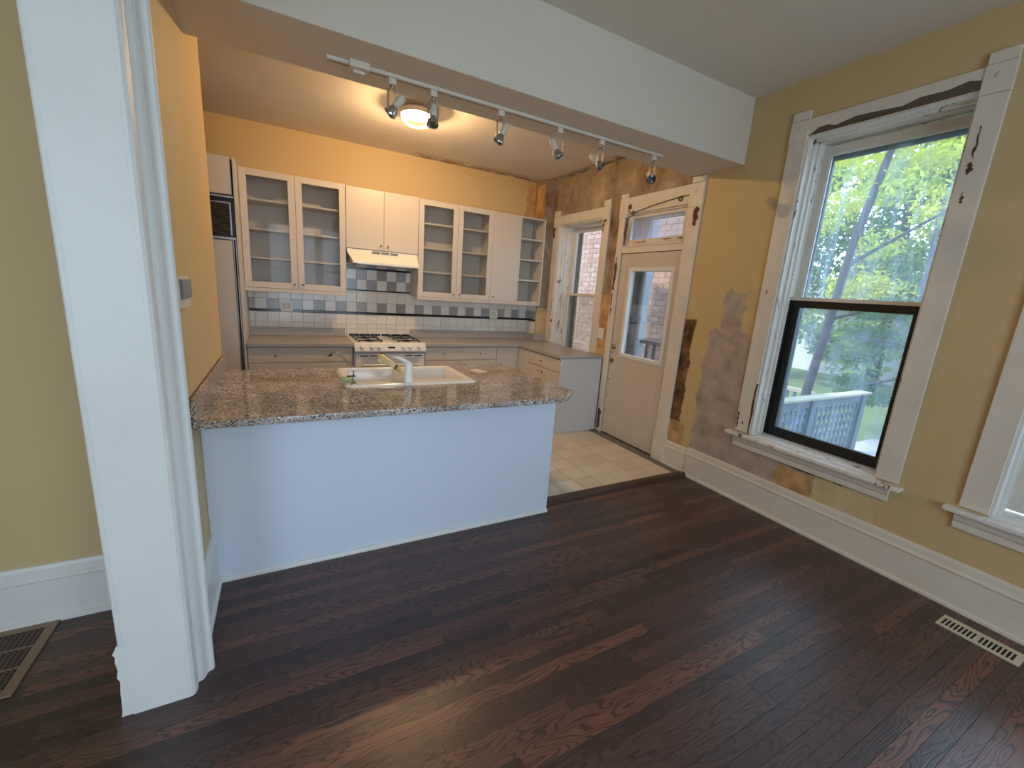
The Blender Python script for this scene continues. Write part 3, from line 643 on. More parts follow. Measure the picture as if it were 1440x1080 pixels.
part('carcass', MB().box(-0.936, -0.002, -0.60, -0.27, ZK, 0.897).box(-0.936, -0.18, -0.27, -0.002, ZK, 0.897).box(-0.592, -0.002, -0.875, -0.601, ZK, 0.897), M_['cab'], b)
flat_door(b, -0.934, -0.655, 0.13, 0.886, -0.891, 0.673, BY)
part('filler_panel', MB().box(-0.612, -0.594, -0.874, -0.612, 0.13, 0.886), M_['cab'], b, 0.002)
b = thing('base_cabinet', (-0.3, -1.24, ZK), 'white base cabinet under the small kitchen window, grey end panel', 'cabinet', 'white base cabinets')
part('carcass', MB().box(-0.592, -0.022, -1.578, -0.878, ZK, 0.897), M_['cab'], b)
def side_front(root, y0, y1, z0, z1, ky, kz, name):
    s = part(name, MB().box(-0.613, -0.594, y0, y1, z0, z1), M_['cab'], root, 0.002); knob(s, (-0.613, ky, kz), (-1, 0, 0)); return s
side_front(b, -1.574, -0.880, 0.742, 0.886, -1.19, 0.812, 'drawer')
side_front(b, -1.574, -1.204, 0.13, 0.734, -1.243, 0.683, 'door'); side_front(b, -1.200, -0.880, 0.13, 0.734, -1.160, 0.683, 'door')
part('end_panel', MB().box(-0.614, -0.022, -1.598, -1.579, ZK, 0.897), M_['cabgrey'], b, 0.002)

# laminate counters
ct = thing('laminate_countertop', (-3.18, -0.33, 0.898), 'grey laminate countertop left of the stove', 'countertop')
part('top', MB().box(-3.678, -2.692, -0.655, -0.008, 0.8985, 0.935), M_['laminate'], ct, 0.006)
part('splash', MB().box(-3.678, -2.700, -0.026, -0.008, 0.9355, 1.032), M_['laminate'], ct, 0.004)
ct = thing('laminate_countertop', (-0.9, -0.6, 0.898), 'grey laminate countertop turning the corner under the window', 'countertop')
L = [(-1.886, -0.655), (-0.637, -0.655), (-0.637, -1.612), (-0.022, -1.612), (-0.022, -0.275), (-0.186, -0.275), (-0.186, -0.010), (-1.886, -0.010)]
part('top', MB().prism(L, 'z', 0.8985, 0.935), M_['laminate'], ct, 0.006)
part('splash', MB().box(-1.900, -0.186, -0.028, -0.010, 0.9355, 1.032).box(-0.204, -0.186, -0.275, -0.028, 0.9355, 1.032).box(-0.204, -0.022, -0.293, -0.275, 0.9355, 1.032), M_['laminate'], ct, 0.003)

# tall end panel and refrigerator
solo('tall_end_panel', MB().box(-3.699, -3.680, -0.635, -0.002, ZK, 2.597), M_['cab'], 'tall white side panel between refrigerator and cabinets', 'panel', bevel=0.002)
f = thing('refrigerator', (-4.15, -0.32, ZK), 'built-in refrigerator with black louvred grille on top', 'refrigerator')
part('body', MB().box(-4.62, -3.703, -0.56, -0.002, ZK, 2.59), M_['dark'], f)
part('top_panel', MB().box(-4.60, -3.714, -0.622, -0.561, 2.282, 2.598), M_['fridge'], f, 0.002)
part('trim_strip', MB().box(-4.60, -3.704, -0.630, -0.561, 2.252, 2.270).box(-4.60, -3.704, -0.632, -0.561, 1.890, 1.912).box(-3.712, -3.7035, -0.628, -0.561, 0.1, 1.889).box(-3.731, -3.724, -0.627, -0.561, 0.1, 1.888), M_['stainless'], f, 0.002)
gr = part('grille', MB().wall('y', -0.612, -0.585, -4.60, -3.704, 1.913, 2.251, [(-4.55, -3.742, 1.940, 2.206)]), M_['black'], f)
for k in range(15):
    z = 1.946+k*0.0176
    part('louver', MB().prism([(-0.612, z), (-0.590, z+0.009), (-0.588, z+0.013), (-0.612, z+0.005)], 'x', -4.55, -3.742), paint('louver_metal', (96, 84, 72), 0.35) if k == 0 else bpy.data.materials['louver_metal'], gr)
part('grille_edge', MB().box(-3.742, -3.730, -0.616, -0.6, 1.930, 2.215).box(-4.55, -3.742, -0.616, -0.6, 2.206, 2.215), M_['stainless'], gr)
part('door', MB().box(-4.60, -3.734, -0.622, -0.561, 0.10, 1.885), M_['fridge'], f, 0.003)

# ================================================================== STOVE
r = thing('gas_range', (-2.285, -0.33, ZK), 'white slide-in gas range with knobs on the front panel', 'stove')
part('body', MB().box(-2.684, -1.894, -0.60, -0.034, ZK, 0.88), M_['whitegloss'], r)
part('cooktop', MB().box(-2.688, -1.890, -0.655, -0.034, 0.881, 0.938), M_['whitegloss'], r, 0.006)
cp = part('control_panel', MB().prism([(-0.655, 0.938), (-0.640, 0.945), (-0.600, 0.945), (-0.600, 0.845), (-0.672, 0.845), (-0.682, 0.855)], 'x', -2.682, -1.892), M_['whitegloss'], r, 0.004)
nrm = Vector((0, -0.95, 0.31)).normalized()
for x in (-2.605, -2.500, -2.425, -2.155, -2.080, -1.975):
    k = part('knob', MB().lathe([(0.026, 0), (0.026, 0.004), (0.019, 0.006), (0.017, 0.024), (0.014, 0.027), (0, 0.027)], (x, -0.669, 0.896), nrm, 16), M_['whitegloss'], cp)
part('display', MB().box(-2.325, -2.250, -0.674, -0.660, 0.886, 0.904), M_['black'], cp)
part('trim_band', MB().box(-2.684, -1.890, -0.672, -0.60, 0.830, 0.844), M_['stainless'], r)
bgd = part('back_guard', MB().box(-2.680, -1.905, -0.060, -0.034, 0.939, 0.980), M_['whitegloss'], r, 0.003)
for k in range(6): part('vent_slot', MB().box(-2.66+k*0.126, -2.66+k*0.126+0.112, -0.066, -0.059, 0.948, 0.974), M_['black'], bgd)
for bx in (-2.50, -2.07):
    for by in (-0.20, -0.46):
        bn = part('burner', MB().lathe([(0.05, 0), (0.05, 0.006), (0.034, 0.008), (0.032, 0.018), (0, 0.019)], (bx, by, 0.938), (0, 0, 1), 18), M_['black'], r)
    gt = MB()
    for yy in (-0.58, -0.33, -0.08): gt.box(bx-0.125, bx+0.125, yy-0.006, yy+0.006, 0.956, 0.968)
    for xx in (bx-0.12, bx, bx+0.12): gt.box(xx-0.006, xx+0.006, -0.58, -0.08, 0.956, 0.968)
    for xx in (bx-0.12, bx+0.12):
        for yy in (-0.58, -0.33, -0.08): gt.box(xx-0.007, xx+0.007, yy-0.007, yy+0.007, 0.938, 0.957)
    part('grate', gt, M_['black'], r)
od = part('oven_door', MB().box(-2.672, -1.900, -0.648, -0.601, 0.25, 0.822), M_['whitegloss'], r, 0.004)
part('oven_window', MB().box(-2.60, -1.97, -0.651, -0.646, 0.38, 0.775), paint('oven_glass', (196, 198, 202), 0.08), od)
for x in (-2.62, -2.52, -2.13, -2.02): part('vent_slot', MB().box(x, x+0.085, -0.650, -0.646, 0.790, 0.803), M_['black'], od)
part('handle', MB().tube([(-2.60, -0.650, 0.70), (-2.60, -0.69, 0.70), (-1.97, -0.69, 0.70), (-1.97, -0.650, 0.70)], 0.011), M_['whitegloss'], od)
part('drawer', MB().box(-2.672, -1.900, -0.645, -0.601, 0.06, 0.24), M_['whitegloss'], r, 0.004)

# ================================================================== PENINSULA
pn = thing('peninsula_cabinet', (-2.67, -2.75, 0), 'long white peninsula base facing the dining room', 'cabinet')
part('front_panel', MB().box(XL+0.001, -1.650, -3.055, -3.036, 0.0, 0.9085), M_['panel'], pn, 0.002)
part('end_panel', MB().box(-1.669, -1.6505, -3.0355, -2.36, ZK, 0.9085), M_['panel'], pn, 0.002)
part('inner_panel', MB().box(-3.700, -1.670, -2.378, -2.36, ZK, 0.72), M_['cab'], pn)
part('shoe_moulding', MB().prism([(-3.0555, 0), (-3.072, 0), (-3.072, 0.014), (-3.066, 0.022), (-3.0555, 0.024)], 'x', -3.69, -1.650), M_['white'], pn)
for k, (xa, xb) in enumerate(((-3.69, -3.05), (-3.045, -2.57), (-2.565, -2.10), (-2.095, -1.675))):
    s = part('door', MB().box(xa, xb, -2.359, -2.340, 0.13, 0.895), M_['cab'], pn, 0.002)
    knob(s, (xb-0.05, -2.340, 0.83), (0, 1, 0))

gt = thing('granite_countertop', (-2.65, -2.65, 0.91), 'speckled granite peninsula top with clipped corner', 'countertop')
def slab_with_hole(outer, hole, z0, z1):
    bm = bmesh.new(); off = OFF[gt.name]
    def ring(pts):
        vs = [bm.verts.new((x-off.x, y-off.y, z0-off.z)) for x, y in pts]
        return [bm.edges.new((vs[i], vs[(i+1) % len(vs)])) for i in range(len(vs))]
    ed = ring(outer)+ring(hole)
    bmesh.ops.triangle_fill(bm, use_beauty=True, edges=ed)
    ext = bmesh.ops.extrude_face_region(bm, geom=bm.faces[:])
    bmesh.ops.translate(bm, verts=[v for v in ext['geom'] if isinstance(v, bmesh.types.BMVert)], vec=(0, 0, z1-z0))
    bmesh.ops.recalc_face_normals(bm, faces=bm.faces)
    me = bpy.data.meshes.new('top'); bm.to_mesh(me); bm.free(); return me
GO = [(XL+0.001, -3.252), (-1.73, -3.258), (-1.70, -3.25), (-1.545, -3.10), (-1.532, -3.07), (-1.545, -2.98), (-1.590, -2.10), (-1.60, -2.065), (-1.64, -2.052), (XL+0.001, -2.052)]
me = slab_with_hole(GO, [(-2.985, -2.70), (-2.15, -2.70), (-2.15, -2.14), (-2.985, -2.14)], 0.910, 0.945)
me.materials.append(M_['granite']); o = bpy.data.objects.new('top', me); COL.objects.link(o); o.parent = gt; OFF[o.name] = OFF[gt.name]
bv = o.modifiers.new('bevel', 'BEVEL'); bv.width = 0.006; bv.segments = 3; bv.limit_method = 'ANGLE'; bv.angle_limit = 0.8
part('splash', MB().box(XL+0.001, XL+0.022, -3.252, -2.054, 0.9455, 1.050), M_['granite'], gt, 0.003)
part('caulk_line', MB().box(XL+0.0005, XL+0.005, -3.252, -2.054, 1.0502, 1.0535), M_['chip'], gt)

# sink as one cast shell
sx0, sx1, sy0, sy1 = -3.02, -2.125, -2.735, -2.115
def sstep(a, b, x): t = min(max((x-a)/(b-a), 0), 1); return t*t*(3-2*t)
def sink_z(x, y):
    e = min(x-sx0, sx1-x, y-sy0, sy1-y)
    z = 0.9456+0.013*sstep(0.0, 0.016, e)
    for (a, b_) in ((-2.962, -2.595), (-2.545, -2.175)):
        dx = min(x-a, b_-x); dy = min(y-(-2.625), -2.165-y); q = min(dx, dy)
        if q > 0: z -= 0.165*sstep(0.0, 0.045, q) + 0.008*sstep(0.04, 0.2, q)
    return z
nx, ny = 110, 80; sv = []; sf = []
for j in range(ny+1):
    for i in range(nx+1):
        x = sx0+(sx1-sx0)*i/nx; y = sy0+(sy1-sy0)*j/ny
        cxm, cym = (sx0+sx1)/2, (sy0+sy1)/2
        # round the outer corners
        u, v = (x-cxm)/((sx1-sx0)/2), (y-cym)/((sy1-sy0)/2); m = max(abs(u), abs(v))
        if m > 0.9:
            rr = 0.05; ex, ey = (sx1-sx0)/2, (sy1-sy0)/2
            qx, qy = abs(x-cxm)-(ex-rr), abs(y-cym)-(ey-rr)
            if qx > 0 and qy > 0:
                l = math.hypot(qx, qy); mx = max(qx, qy)
                if l > 0: kx = mx/l; x = cxm+math.copysign(ex-rr+qx*kx, x-cxm); y = cym+math.copysign(ey-rr+qy*kx, y-cym)
        uu = sx0+(sx1-sx0)*i/nx; vv = sy0+(sy1-sy0)*j/ny
        sv.append((x, y, sink_z(uu, vv)))
for j in range(ny):
    for i in range(nx): a = j*(nx+1)+i; sf.append((a, a+1, a+nx+2, a+nx+1))
sk = thing('kitchen_sink', (-2.57, -2.42, 0.945), 'white double-bowl drop-in sink set in the granite', 'sink')
mbs = MB().add(sv, sf, True)
o = part('basin', mbs, M_['whitegloss'], sk)
for xc in (-2.778, -2.36): part('drain', MB().lathe([(0.042, 0), (0.042, 0.004), (0.03, 0.005), (0.028, 0.001), (0, 0.001)], (xc, -2.40, 0.7862), (0, 0, 1), 18), M_['chrome'], sk)

# pull-out faucet
fa = thing('kitchen_faucet', (-2.618, -2.668, 0.958), 'ivory single-lever pull-out faucet on the white sink', 'faucet')
bx, by = -2.618, -2.672
part('body', MB().lathe([(0.029, 0), (0.029, 0.012), (0.0265, 0.016), (0.026, 0.075), (0.027, 0.078), (0.027, 0.082), (0.026, 0.085), (0.026, 0.118), (0.023, 0.130), (0.014, 0.139), (0, 0.142)], (bx, by, 0.958), (0, 0, 1), 24), M_['whitegloss'], fa)
ld = Vector((-0.86, 0.30, 0.42)).normalized(); p0 = Vector((bx, by, 1.085))
part('lever', MB().tube([p0, p0+Vector((-0.03, 0.01, 0.022)), p0+Vector((-0.065, 0.022, 0.036)), p0+Vector((-0.105, 0.036, 0.040))], [0.016, 0.013, 0.009, 0.004], 12), M_['whitegloss'], fa)
s0 = Vector((bx, by, 1.005)); sd = Vector((-0.155, 0.20, 0.105)); sp = part('spout', MB().tube([s0, s0+sd*0.35], [0.022, 0.021], 14), M_['yellowed'], fa)
part('ring', MB().tube([s0+sd*0.345, s0+sd*0.385], 0.0218, 14), M_['black'], sp)
part('spray_wand', MB().tube([s0+sd*0.38, s0+sd*0.6, s0+sd*0.9, s0+sd*0.99], [0.021, 0.021, 0.024, 0.021], 14), M_['yellowed'], sp)
e = s0+sd*0.92
part('spray_head', MB().lathe([(0.018, 0.0), (0.020, 0.02), (0.018, 0.042), (0, 0.043)], e, (-0.15, 0.1, -1), 14), M_['yellowed'], sp)
part('button', MB().tube([s0+sd*0.70+Vector((0, 0, 0.017)), s0+sd*0.95+Vector((0, 0, 0.022))], 0.007, 8), M_['black'], sp)

# filtered water tap
ft = thing('filter_tap', (-2.967, -2.672, 0.958), 'slim chrome filtered-water tap with bent neck', 'faucet')
b0 = Vector((-2.967, -2.680, 0.957))
part('base', MB().lathe([(0.020, 0), (0.020, 0.006), (0.012, 0.010), (0.012, 0.045), (0.008, 0.052)], b0, (0, 0, 1), 16), M_['chrome'], ft)
part('lever', MB().box(b0.x-0.042, b0.x+0.012, b0.y-0.008, b0.y+0.008, b0.z+0.050, b0.z+0.058), M_['black'], ft, 0.003)
q = b0
part('neck', MB().tube([q+Vector((0, 0, 0.055)), q+Vector((0.001, 0, 0.10)), q+Vector((-0.006, 0.006, 0.118)), q+Vector((-0.085, 0.065, 0.190)), q+Vector((-0.100, 0.076, 0.198)), q+Vector((-0.114, 0.086, 0.194)), q+Vector((-0.122, 0.092, 0.178))], 0.0045, 10), M_['chrome'], ft)
part('nozzle', MB().tube([q+Vector((-0.120, 0.090, 0.184)), q+Vector((-0.128, 0.096, 0.166))], 0.0065, 10), M_['black'], ft)
# sponge and card
spg = MB(); ng = 10
vs = []; fs = []
for j in range(7):
    for i in range(ng):
        a = 2*math.pi*i/ng; el = -math.pi/2+math.pi*j/6; rr = math.cos(el)
        vs.append((-3.003+0.040*rr*math.cos(a)*(1+0.2*math.sin(3*a)), -2.600+0.045*rr*math.sin(a), 0.974+0.015*math.sin(el)))
for j in range(6):
    for i in range(ng): fs.append((j*ng+i, j*ng+(i+1) % ng, (j+1)*ng+(i+1) % ng, (j+1)*ng+i))
solo('sponge', spg.add(vs, fs, True), M_['sponge'], 'light green scrubbing sponge on the sink corner', 'sponge')
g = G('card_print'); x, y, z = g.sep(g.pos()); t = g.step(g.math('ADD', g.math('MULTIPLY', x, 0.7), y), -3.86, -3.66)
cardm = g.done(g.ramp(g.math('ADD', t, g.math('MULTIPLY', g.noise(g.pos(), 40, 2), 0.2)), [(0.0, lin(238, 170, 164)), (0.45, lin(222, 196, 206)), (0.7, lin(150, 170, 214)), (1, lin(226, 218, 220))]), 0.4)
cpt = [(-2.015, -2.290), (-1.925, -2.250), (-1.885, -2.375), (-1.985, -2.425)]
solo('leaflet', MB().prism(cpt, 'z', 0.9452, 0.9466), cardm, 'small pink and blue leaflet lying on the granite', 'leaflet')

# ================================================================== WALL PLATES
def outlet(x, z, label, wd=0.118, gang=2):
    o = thing('wall_outlet', (x, -0.008, z), label, 'outlet', 'backsplash outlets')
    pl = part('cover_plate', MB().box(x-wd/2, x+wd/2, -0.014, -0.0075, z-0.062, z+0.062), M_['plastic_white'], o, 0.002)
    for k in range(gang):
        xc = x+(k-(gang-1)/2)*0.046
        part('socket', MB().box(xc-0.016, xc+0.016, -0.016, -0.013, z-0.034, z+0.034), M_['ivory'], o, 0.002)
        for zz in (z-0.018, z+0.014): part('slot', MB().box(xc-0.007, xc-0.004, -0.0165, -0.0155, zz, zz+0.010).box(xc+0.004, xc+0.007, -0.0165, -0.0155, zz, zz+0.010), M_['dark'], o)
outlet(-3.312, 1.268, 'white double outlet in tiles left of the stove')
outlet(-0.725, 1.272, 'white double outlet in tiles near the window corner')
sw = thing('light_switch', (0, -1.482, 1.19), 'ivory light switch on bare plaster beside the door', 'switch')
part('cover_plate', MB().box(-0.007, -0.0005, -1.545, -1.418, 1.128, 1.252), M_['plastic_white'], sw, 0.002)
part('rocker', MB().box(-0.010, -0.006, -1.513, -1.490, 1.165, 1.22).box(-0.010, -0.006, -1.475, -1.452, 1.165, 1.22), M_['ivory'], sw)
tp = thing('thermostat', (XL, -3.15, 1.5), 'small grey and beige control on the yellow partition', 'thermostat')
part('cover_plate', MB().box(XL+0.0005, XL+0.010, -3.27, -3.055, 1.440, 1.572), M_['ivory'], tp, 0.003)
part('keypad', MB().box(XL+0.0095, XL+0.020, -3.26, -3.065, 1.480, 1.560), M_['greyscreen'], tp, 0.003)

# ================================================================== LIGHTS
tk = thing('light_track', (-1.9, -2.765, ZB), 'white ceiling light track running along the beam underside', 'light track')
TY = -2.765
part('rail', MB().box(-3.095, -0.665, TY-0.018, TY+0.018, ZB-0.018, ZB-0.0005), M_['beam'], tk, 0.002)
part('slot', MB().box(-3.085, -0.675, TY+0.004, TY+0.010, ZB-0.0188, ZB-0.0170), M_['dark'], tk)
part('power_feed', MB().box(-2.985, -2.885, TY-0.05, TY+0.028, ZB-0.034, ZB-0.0005).box(-2.965, -2.905, TY-0.02, TY+0.03, ZB-0.05, ZB-0.034), M_['beam'], tk, 0.003)
R_, Dn, Fw = Vector((0.876, -0.481, 0)), Vector((0, 0, -1)), Vector((0.481, 0.876, 0))
def spot(x, aim, pan, label):
    t = thing('track_spotlight', (x, TY, ZB-0.018), label, 'spotlight', 'spotlights hanging from the track')
    z0 = ZB-0.0185; aim = Vector(aim).normalized()
    part('adapter', MB().box(x-0.020, x+0.020, TY-0.014, TY+0.014, z0-0.034, z0), M_['beam'], t, 0.003)
    part('swivel', MB().lathe([(0.010, 0), (0.011, 0.008), (0.007, 0.016)], (x, TY, z0-0.034), (0, 0, -1), 12), M_['nickel'], t)
    u = Vector((math.cos(pan), math.sin(pan), 0)); c0 = Vector((x, TY, z0-0.050)); Lh, hw = 0.118, 0.032
    loop = [c0+u*(hw*math.sin(a)*1.0)+Dn*(hw-hw*math.cos(a)) for a in [math.pi*(-0.5+i/8) for i in range(9)]]
    loop += [c0+u*(hw*math.cos(a))+Dn*(Lh+hw*math.sin(a)) for a in [math.pi*i/8 for i in range(9)]]
    perp = u.cross(Dn).normalized()
    y = MB()
    for sgn in (-1, 1): y.tube([p_+perp*0.004*sgn for p_ in loop], 0.0026, 6, closed=True)
    part('yoke', y, M_['stainless'], t)
    bc = c0+Dn*(Lh-0.004)
    part('socket', MB().lathe([(0.0, -0.104), (0.016, -0.102), (0.021, -0.094), (0.022, -0.036), (0.017, -0.029)], bc, aim, 16), M_['cream'], t)
    bl = part('bulb', MB().lathe([(0.014, -0.034), (0.017, -0.026), (0.031, 0.0), (0.036, 0.017), (0.035, 0.022)], bc, aim, 20), M_['chrome'], t)
    part('lens', MB().lathe([(0.035, 0.021), (0.026, 0.026), (0.0, 0.029)], bc, aim, 20), M_['glass_lamp'], bl)
spot(-2.757, -R_*0.62+Dn*0.75, 0.6, 'spotlight at the power-feed end, bulb tilted left')
spot(-2.520, Dn*0.95-Fw*0.3, 0.2, 'second spotlight from the power feed, facing down beside the lit lamp')
spot(-2.080, -R_*0.45+Dn*0.9, 0.5, 'third spotlight from the power feed, tilted left')
spot(-1.631, R_*0.5+Dn*0.85, -0.5, 'fourth spotlight from the power feed, tilted right')
spot(-1.265, R_*0.55+Dn*0.6-Fw*0.3, 0.3, 'fifth spotlight from the power feed, before the stained wall')
spot(-0.745, -Fw*0.75+Dn*0.5, 0.2, 'last spotlight on the track, nearest the door')

cl = thing('ceiling_lamp', (-2.25, -1.42, HK), 'lit clear glass ceiling lamp in the kitchen', 'ceiling lamp')
LX, LY = -2.25, -1.42
part('pan', MB().lathe([(0.05, 0.0), (0.06, -0.010), (0.125, -0.022), (0.140, -0.034), (0.142, -0.064), (0.138, -0.066), (0.132, -0.04), (0, -0.036)], (LX, LY, HK), (0, 0, 1), 32), M_['plastic_white'], cl)
part('glass_bowl', MB().lathe([(0.137, -0.064), (0.138, -0.085), (0.130, -0.115), (0.105, -0.138), (0.06, -0.150), (0.02, -0.155), (0, -0.155)], (LX, LY, HK), (0, 0, 1), 32), M_['glass_lamp'], cl)
part('bowl_rim', MB().tube([(LX+0.143*math.cos(a), LY+0.143*math.sin(a), HK-0.066) for a in [2*math.pi*i/32 for i in range(32)]], 0.004, 6, closed=True), M_['brass'], cl)
g = G('lit_bulb'); g.b.inputs['Emission Color'].default_value = (1.0, 0.62, 0.25, 1); g.b.inputs['Emission Strength'].default_value = 40
part('bulb', MB().lathe([(0.0, 0.034), (0.014, 0.03), (0.022, 0.014), (0.026, 0.0), (0.022, -0.014), (0.012, -0.021), (0.0, -0.023)], (LX, LY, 3.022), (0, 0, 1), 16), g.done(lin(255, 220, 170), 0.3), cl)
bulb_light = lamp('ceiling_lamp_glow', 'POINT', (LX, LY, 2.998), 108, (1.0, 0.65, 0.33), shadow_soft_size=0.03, specular_factor=0.35)
bulb_light.parent = cl; bulb_light.location = Vector((LX, LY, 2.998))-OFF[cl.name]

# ================================================================== FLOOR REGISTERS
rg = thing('floor_register', (-0.204, -5.0, 0), 'cream metal floor register near the dining room baseboard', 'vent')
holes = []
for k in range(16):
    ya = -5.135+k*0.0163+(0.012 if k > 7 else 0); holes.append((-0.250, -0.166, ya, ya+0.0105))
mb = MB()
ys = sorted({-5.161, -4.855, *[h_[2] for h_ in holes], *[h_[3] for h_ in holes]})
mb.box(-0.274, -0.250, -5.161, -4.855, 0.0002, 0.005).box(-0.166, -0.134, -5.161, -4.855, 0.0002, 0.005)
for i in range(len(ys)-1):
    if not any(h_[2] < (ys[i]+ys[i+1])/2 < h_[3] for h_ in holes): mb.box(-0.250, -0.166, ys[i], ys[i+1], 0.0002, 0.0048)
part('faceplate', mb, M_['cream'], rg); part('duct', MB().box(-0.250, -0.166, -5.14, -4.87, 0.0001, 0.0012), M_['dark'], rg)
rg = thing('floor_register', (-4.5, -3.29, 0), 'large brown louvred floor grille in the hall', 'vent')
part('frame', MB().box(-4.335, -4.297, -3.495, -3.078, 0.0002, 0.008).box(-4.90, -4.335, -3.118, -3.078, 0.0002, 0.008).box(-4.90, -4.335, -3.495, -3.455, 0.0002, 0.008).box(-4.93, -4.90, -3.495, -3.078, 0.0002, 0.008), M_['brownmetal'], rg, 0.002)
part('duct', MB().box(-4.90, -4.335, -3.455, -3.118, 0.0001, 0.0012), M_['dark'], rg)
for k in range(30):
    x = -4.347-k*0.0185
    if x > -4.90: part('louver', MB().prism([(x, 0.0015), (x+0.004, 0.0015), (x-0.004, 0.0065), (x-0.007, 0.0065)], 'y', -3.455, -3.118), paint('louver_brown', (92, 70, 56), 0.4) if k == 0 else bpy.data.materials['louver_brown'], rg)
for yy in (-3.23, -3.345): part('cross_bar', MB().box(-4.90, -4.335, yy-0.003, yy+0.003, 0.0016, 0.0072), M_['brownmetal'], rg)

# rear windows (behind the camera): frames and glass
for k, (xa, xb, za, zb) in enumerate(RW):
    rw = thing('window_%d' % (4+k), ((xa+xb)/2, -8.0, za), ['tall window behind the camera beside the hall opening', 'tall window behind the camera nearer the outside wall', 'wide window at the rear of the hall'][k], 'window', kind='structure')
    part('frame', MB().wall('y', -8.15, -8.08, xa, xb, za, zb, [(xa+0.05, xb-0.05, za+0.05, 1.74), (xa+0.05, xb-0.05, 1.80, zb-0.05)]), M_['white'], rw)
    part('casing', MB().wall('y', -8.0, -7.98, xa-0.11, xb+0.11, za-0.05, zb+0.11, [(xa, xb, za, zb)]), M_['trim'], rw)

# ================================================================== OUTSIDE
GZ = -0.9
struct('ground', MB().box(WT, 60, -40, 40, GZ-0.2, GZ), M_['lawn'], 'shaded back garden lawn', 'lawn')
solo('concrete_path', MB().box(5.2, 7.4, -12, -1.7, GZ, GZ+0.03), M_['concrete'], 'sunlit concrete path beyond the window', 'path', kind='structure')
# neighbour's brick wall
bw = struct('wall_neighbour', MB().box(1.708, 1.95, -1.45, 6.0, GZ, 2.82), M_['mortar'], 'pale pink brick wall of the building next door', 'wall')
BL, BH = 0.222, 0.084
bmesh_ = piece_mesh('brick', BL-0.012, BH-0.012, 0.02, 0.003, M_['brick'], '-x')
rest = MB(); nb = 0
def seen(y, z): return (0.60 < y < 1.75 and 0.45 < z < 2.85) or (-1.0 < y < 0.12 and 0.62 < z < 2.15)
row = 0; z = -0.6
while z < 2.78:
    y = -1.45+(0 if row % 2 else -BL/2)+BL/2
    while y < 3.2:
        if y-BL/2 > -1.46:
            if seen(y, z) and nb < 300: piece('brick', bmesh_, (1.7085, y, z), bw); nb += 1
            else: rest.box(1.689, 1.7085, y-BL/2+0.006, y+BL/2-0.006, z-BH/2+0.006, z+BH/2-0.006)
        y += BL
    z += BH; row += 1
part('bricks', rest, M_['brick'], bw, kind='stuff')
# porch post and railing outside the door
solo('porch_post', MB().box(0.98, 1.10, -1.12, -0.96, GZ, 3.1).box(0.95, 1.13, -1.15, -0.93, 2.85, 3.0).box(0.95, 1.13, -1.15, -0.93, GZ, GZ+0.2), M_['postblue'], 'pale blue porch post outside the kitchen door', 'post')
rl = thing('porch_railing', (1.04, -1.7, GZ), 'low grey railing outside the kitchen door', 'railing')
part('top_rail', MB().box(1.02, 1.07, -2.35, -1.125, 1.03, 1.07), M_['deckgrey'], rl); part('bottom_rail', MB().box(1.02, 1.07, -2.35, -1.125, 0.20, 0.24), M_['deckgrey'], rl)
for k in range(9): part('baluster', MB().box(1.03, 1.06, -2.30+k*0.13, -2.27+k*0.13, 0.24, 1.03), M_['deckgrey'], rl)
part('post', MB().box(1.0, 1.09, -2.44, -2.35, GZ, 1.12), M_['deckgrey'], rl)
# porch deck under the door
solo('porch_deck', MB().box(WT+0.015, 0.97, -2.7, -0.2, -0.14, -0.05).box(0.5, 0.6, -2.6, -2.5, GZ, -0.14).box(0.85, 0.95, -2.6, -2.5, GZ, -0.14), M_['deckgrey'], 'grey wooden porch deck outside the kitchen door', 'deck')
# lattice fence running away from the house
lf = thing('lattice_fence', (2.2, -2.8, GZ), 'blue-grey lattice garden fence with sunlit cap rail', 'fence')
FY = -2.80
part('cap_rail', MB().box(0.9, 3.66, FY-0.07, FY+0.07, 0.575, 0.605), M_['decklight'], lf, 0.004)
part('header', MB().box(0.95, 3.6, FY-0.02, FY+0.02, 0.47, 0.574), M_['deckgrey'], lf)
part('footer', MB().box(0.95, 3.6, FY-0.02, FY+0.02, GZ+0.05, GZ+0.15), M_['deckgrey'], lf)
for x in (0.95, 2.25, 3.5): part('post', MB().box(x, x+0.11, FY-0.05, FY+0.05, GZ, 0.574), M_['deckgrey'], lf)
for k in range(24): part('slat', MB().box(1.0+k*0.112, 1.0+k*0.112+0.055, FY-0.018, FY-0.008, GZ+0.15, 0.47), M_['deckgrey'], lf)
for k in range(11): part('slat', MB().box(0.98, 3.56, FY-0.006, FY+0.004, GZ+0.17+k*0.112, GZ+0.17+k*0.112+0.055), M_['deckgrey'], lf)
# a second, paler railing further away
r2 = thing('garden_railing', (5.75, 0.4, GZ), 'pale far garden railing behind the tree', 'railing')
part('top_rail', MB().box(5.7, 5.8, -1.2, 2.2, 0.02, 0.09), M_['decklight'], r2); part('bottom_rail', MB().box(5.72, 5.78, -1.2, 2.2, -0.7, -0.64), M_['decklight'], r2)
for k in range(24): part('baluster', MB().box(5.73, 5.77, -1.15+k*0.14, -1.11+k*0.14, -0.64, 0.02), M_['deckgrey'], r2)
# house beyond
hs = thing('garage', (18.5, 4, GZ), 'pale garage with low roof behind the garden', 'building')
part('wall', MB().box(17, 22, -3.0, 9.0, GZ, 1.9), M_['siding'], hs)
part('roof', MB().prism([(16.7, 1.9), (22.3, 1.9), (22.3, 2.2), (19.5, 3.2), (16.7, 2.0)], 'y', -3.3, 9.3), M_['roofing'], hs)
for yy in (1.0, 4.0): part('window', MB().box(16.98, 17.0, yy, yy+0.9, 0.2, 1.2), M_['greyscreen'], hs)

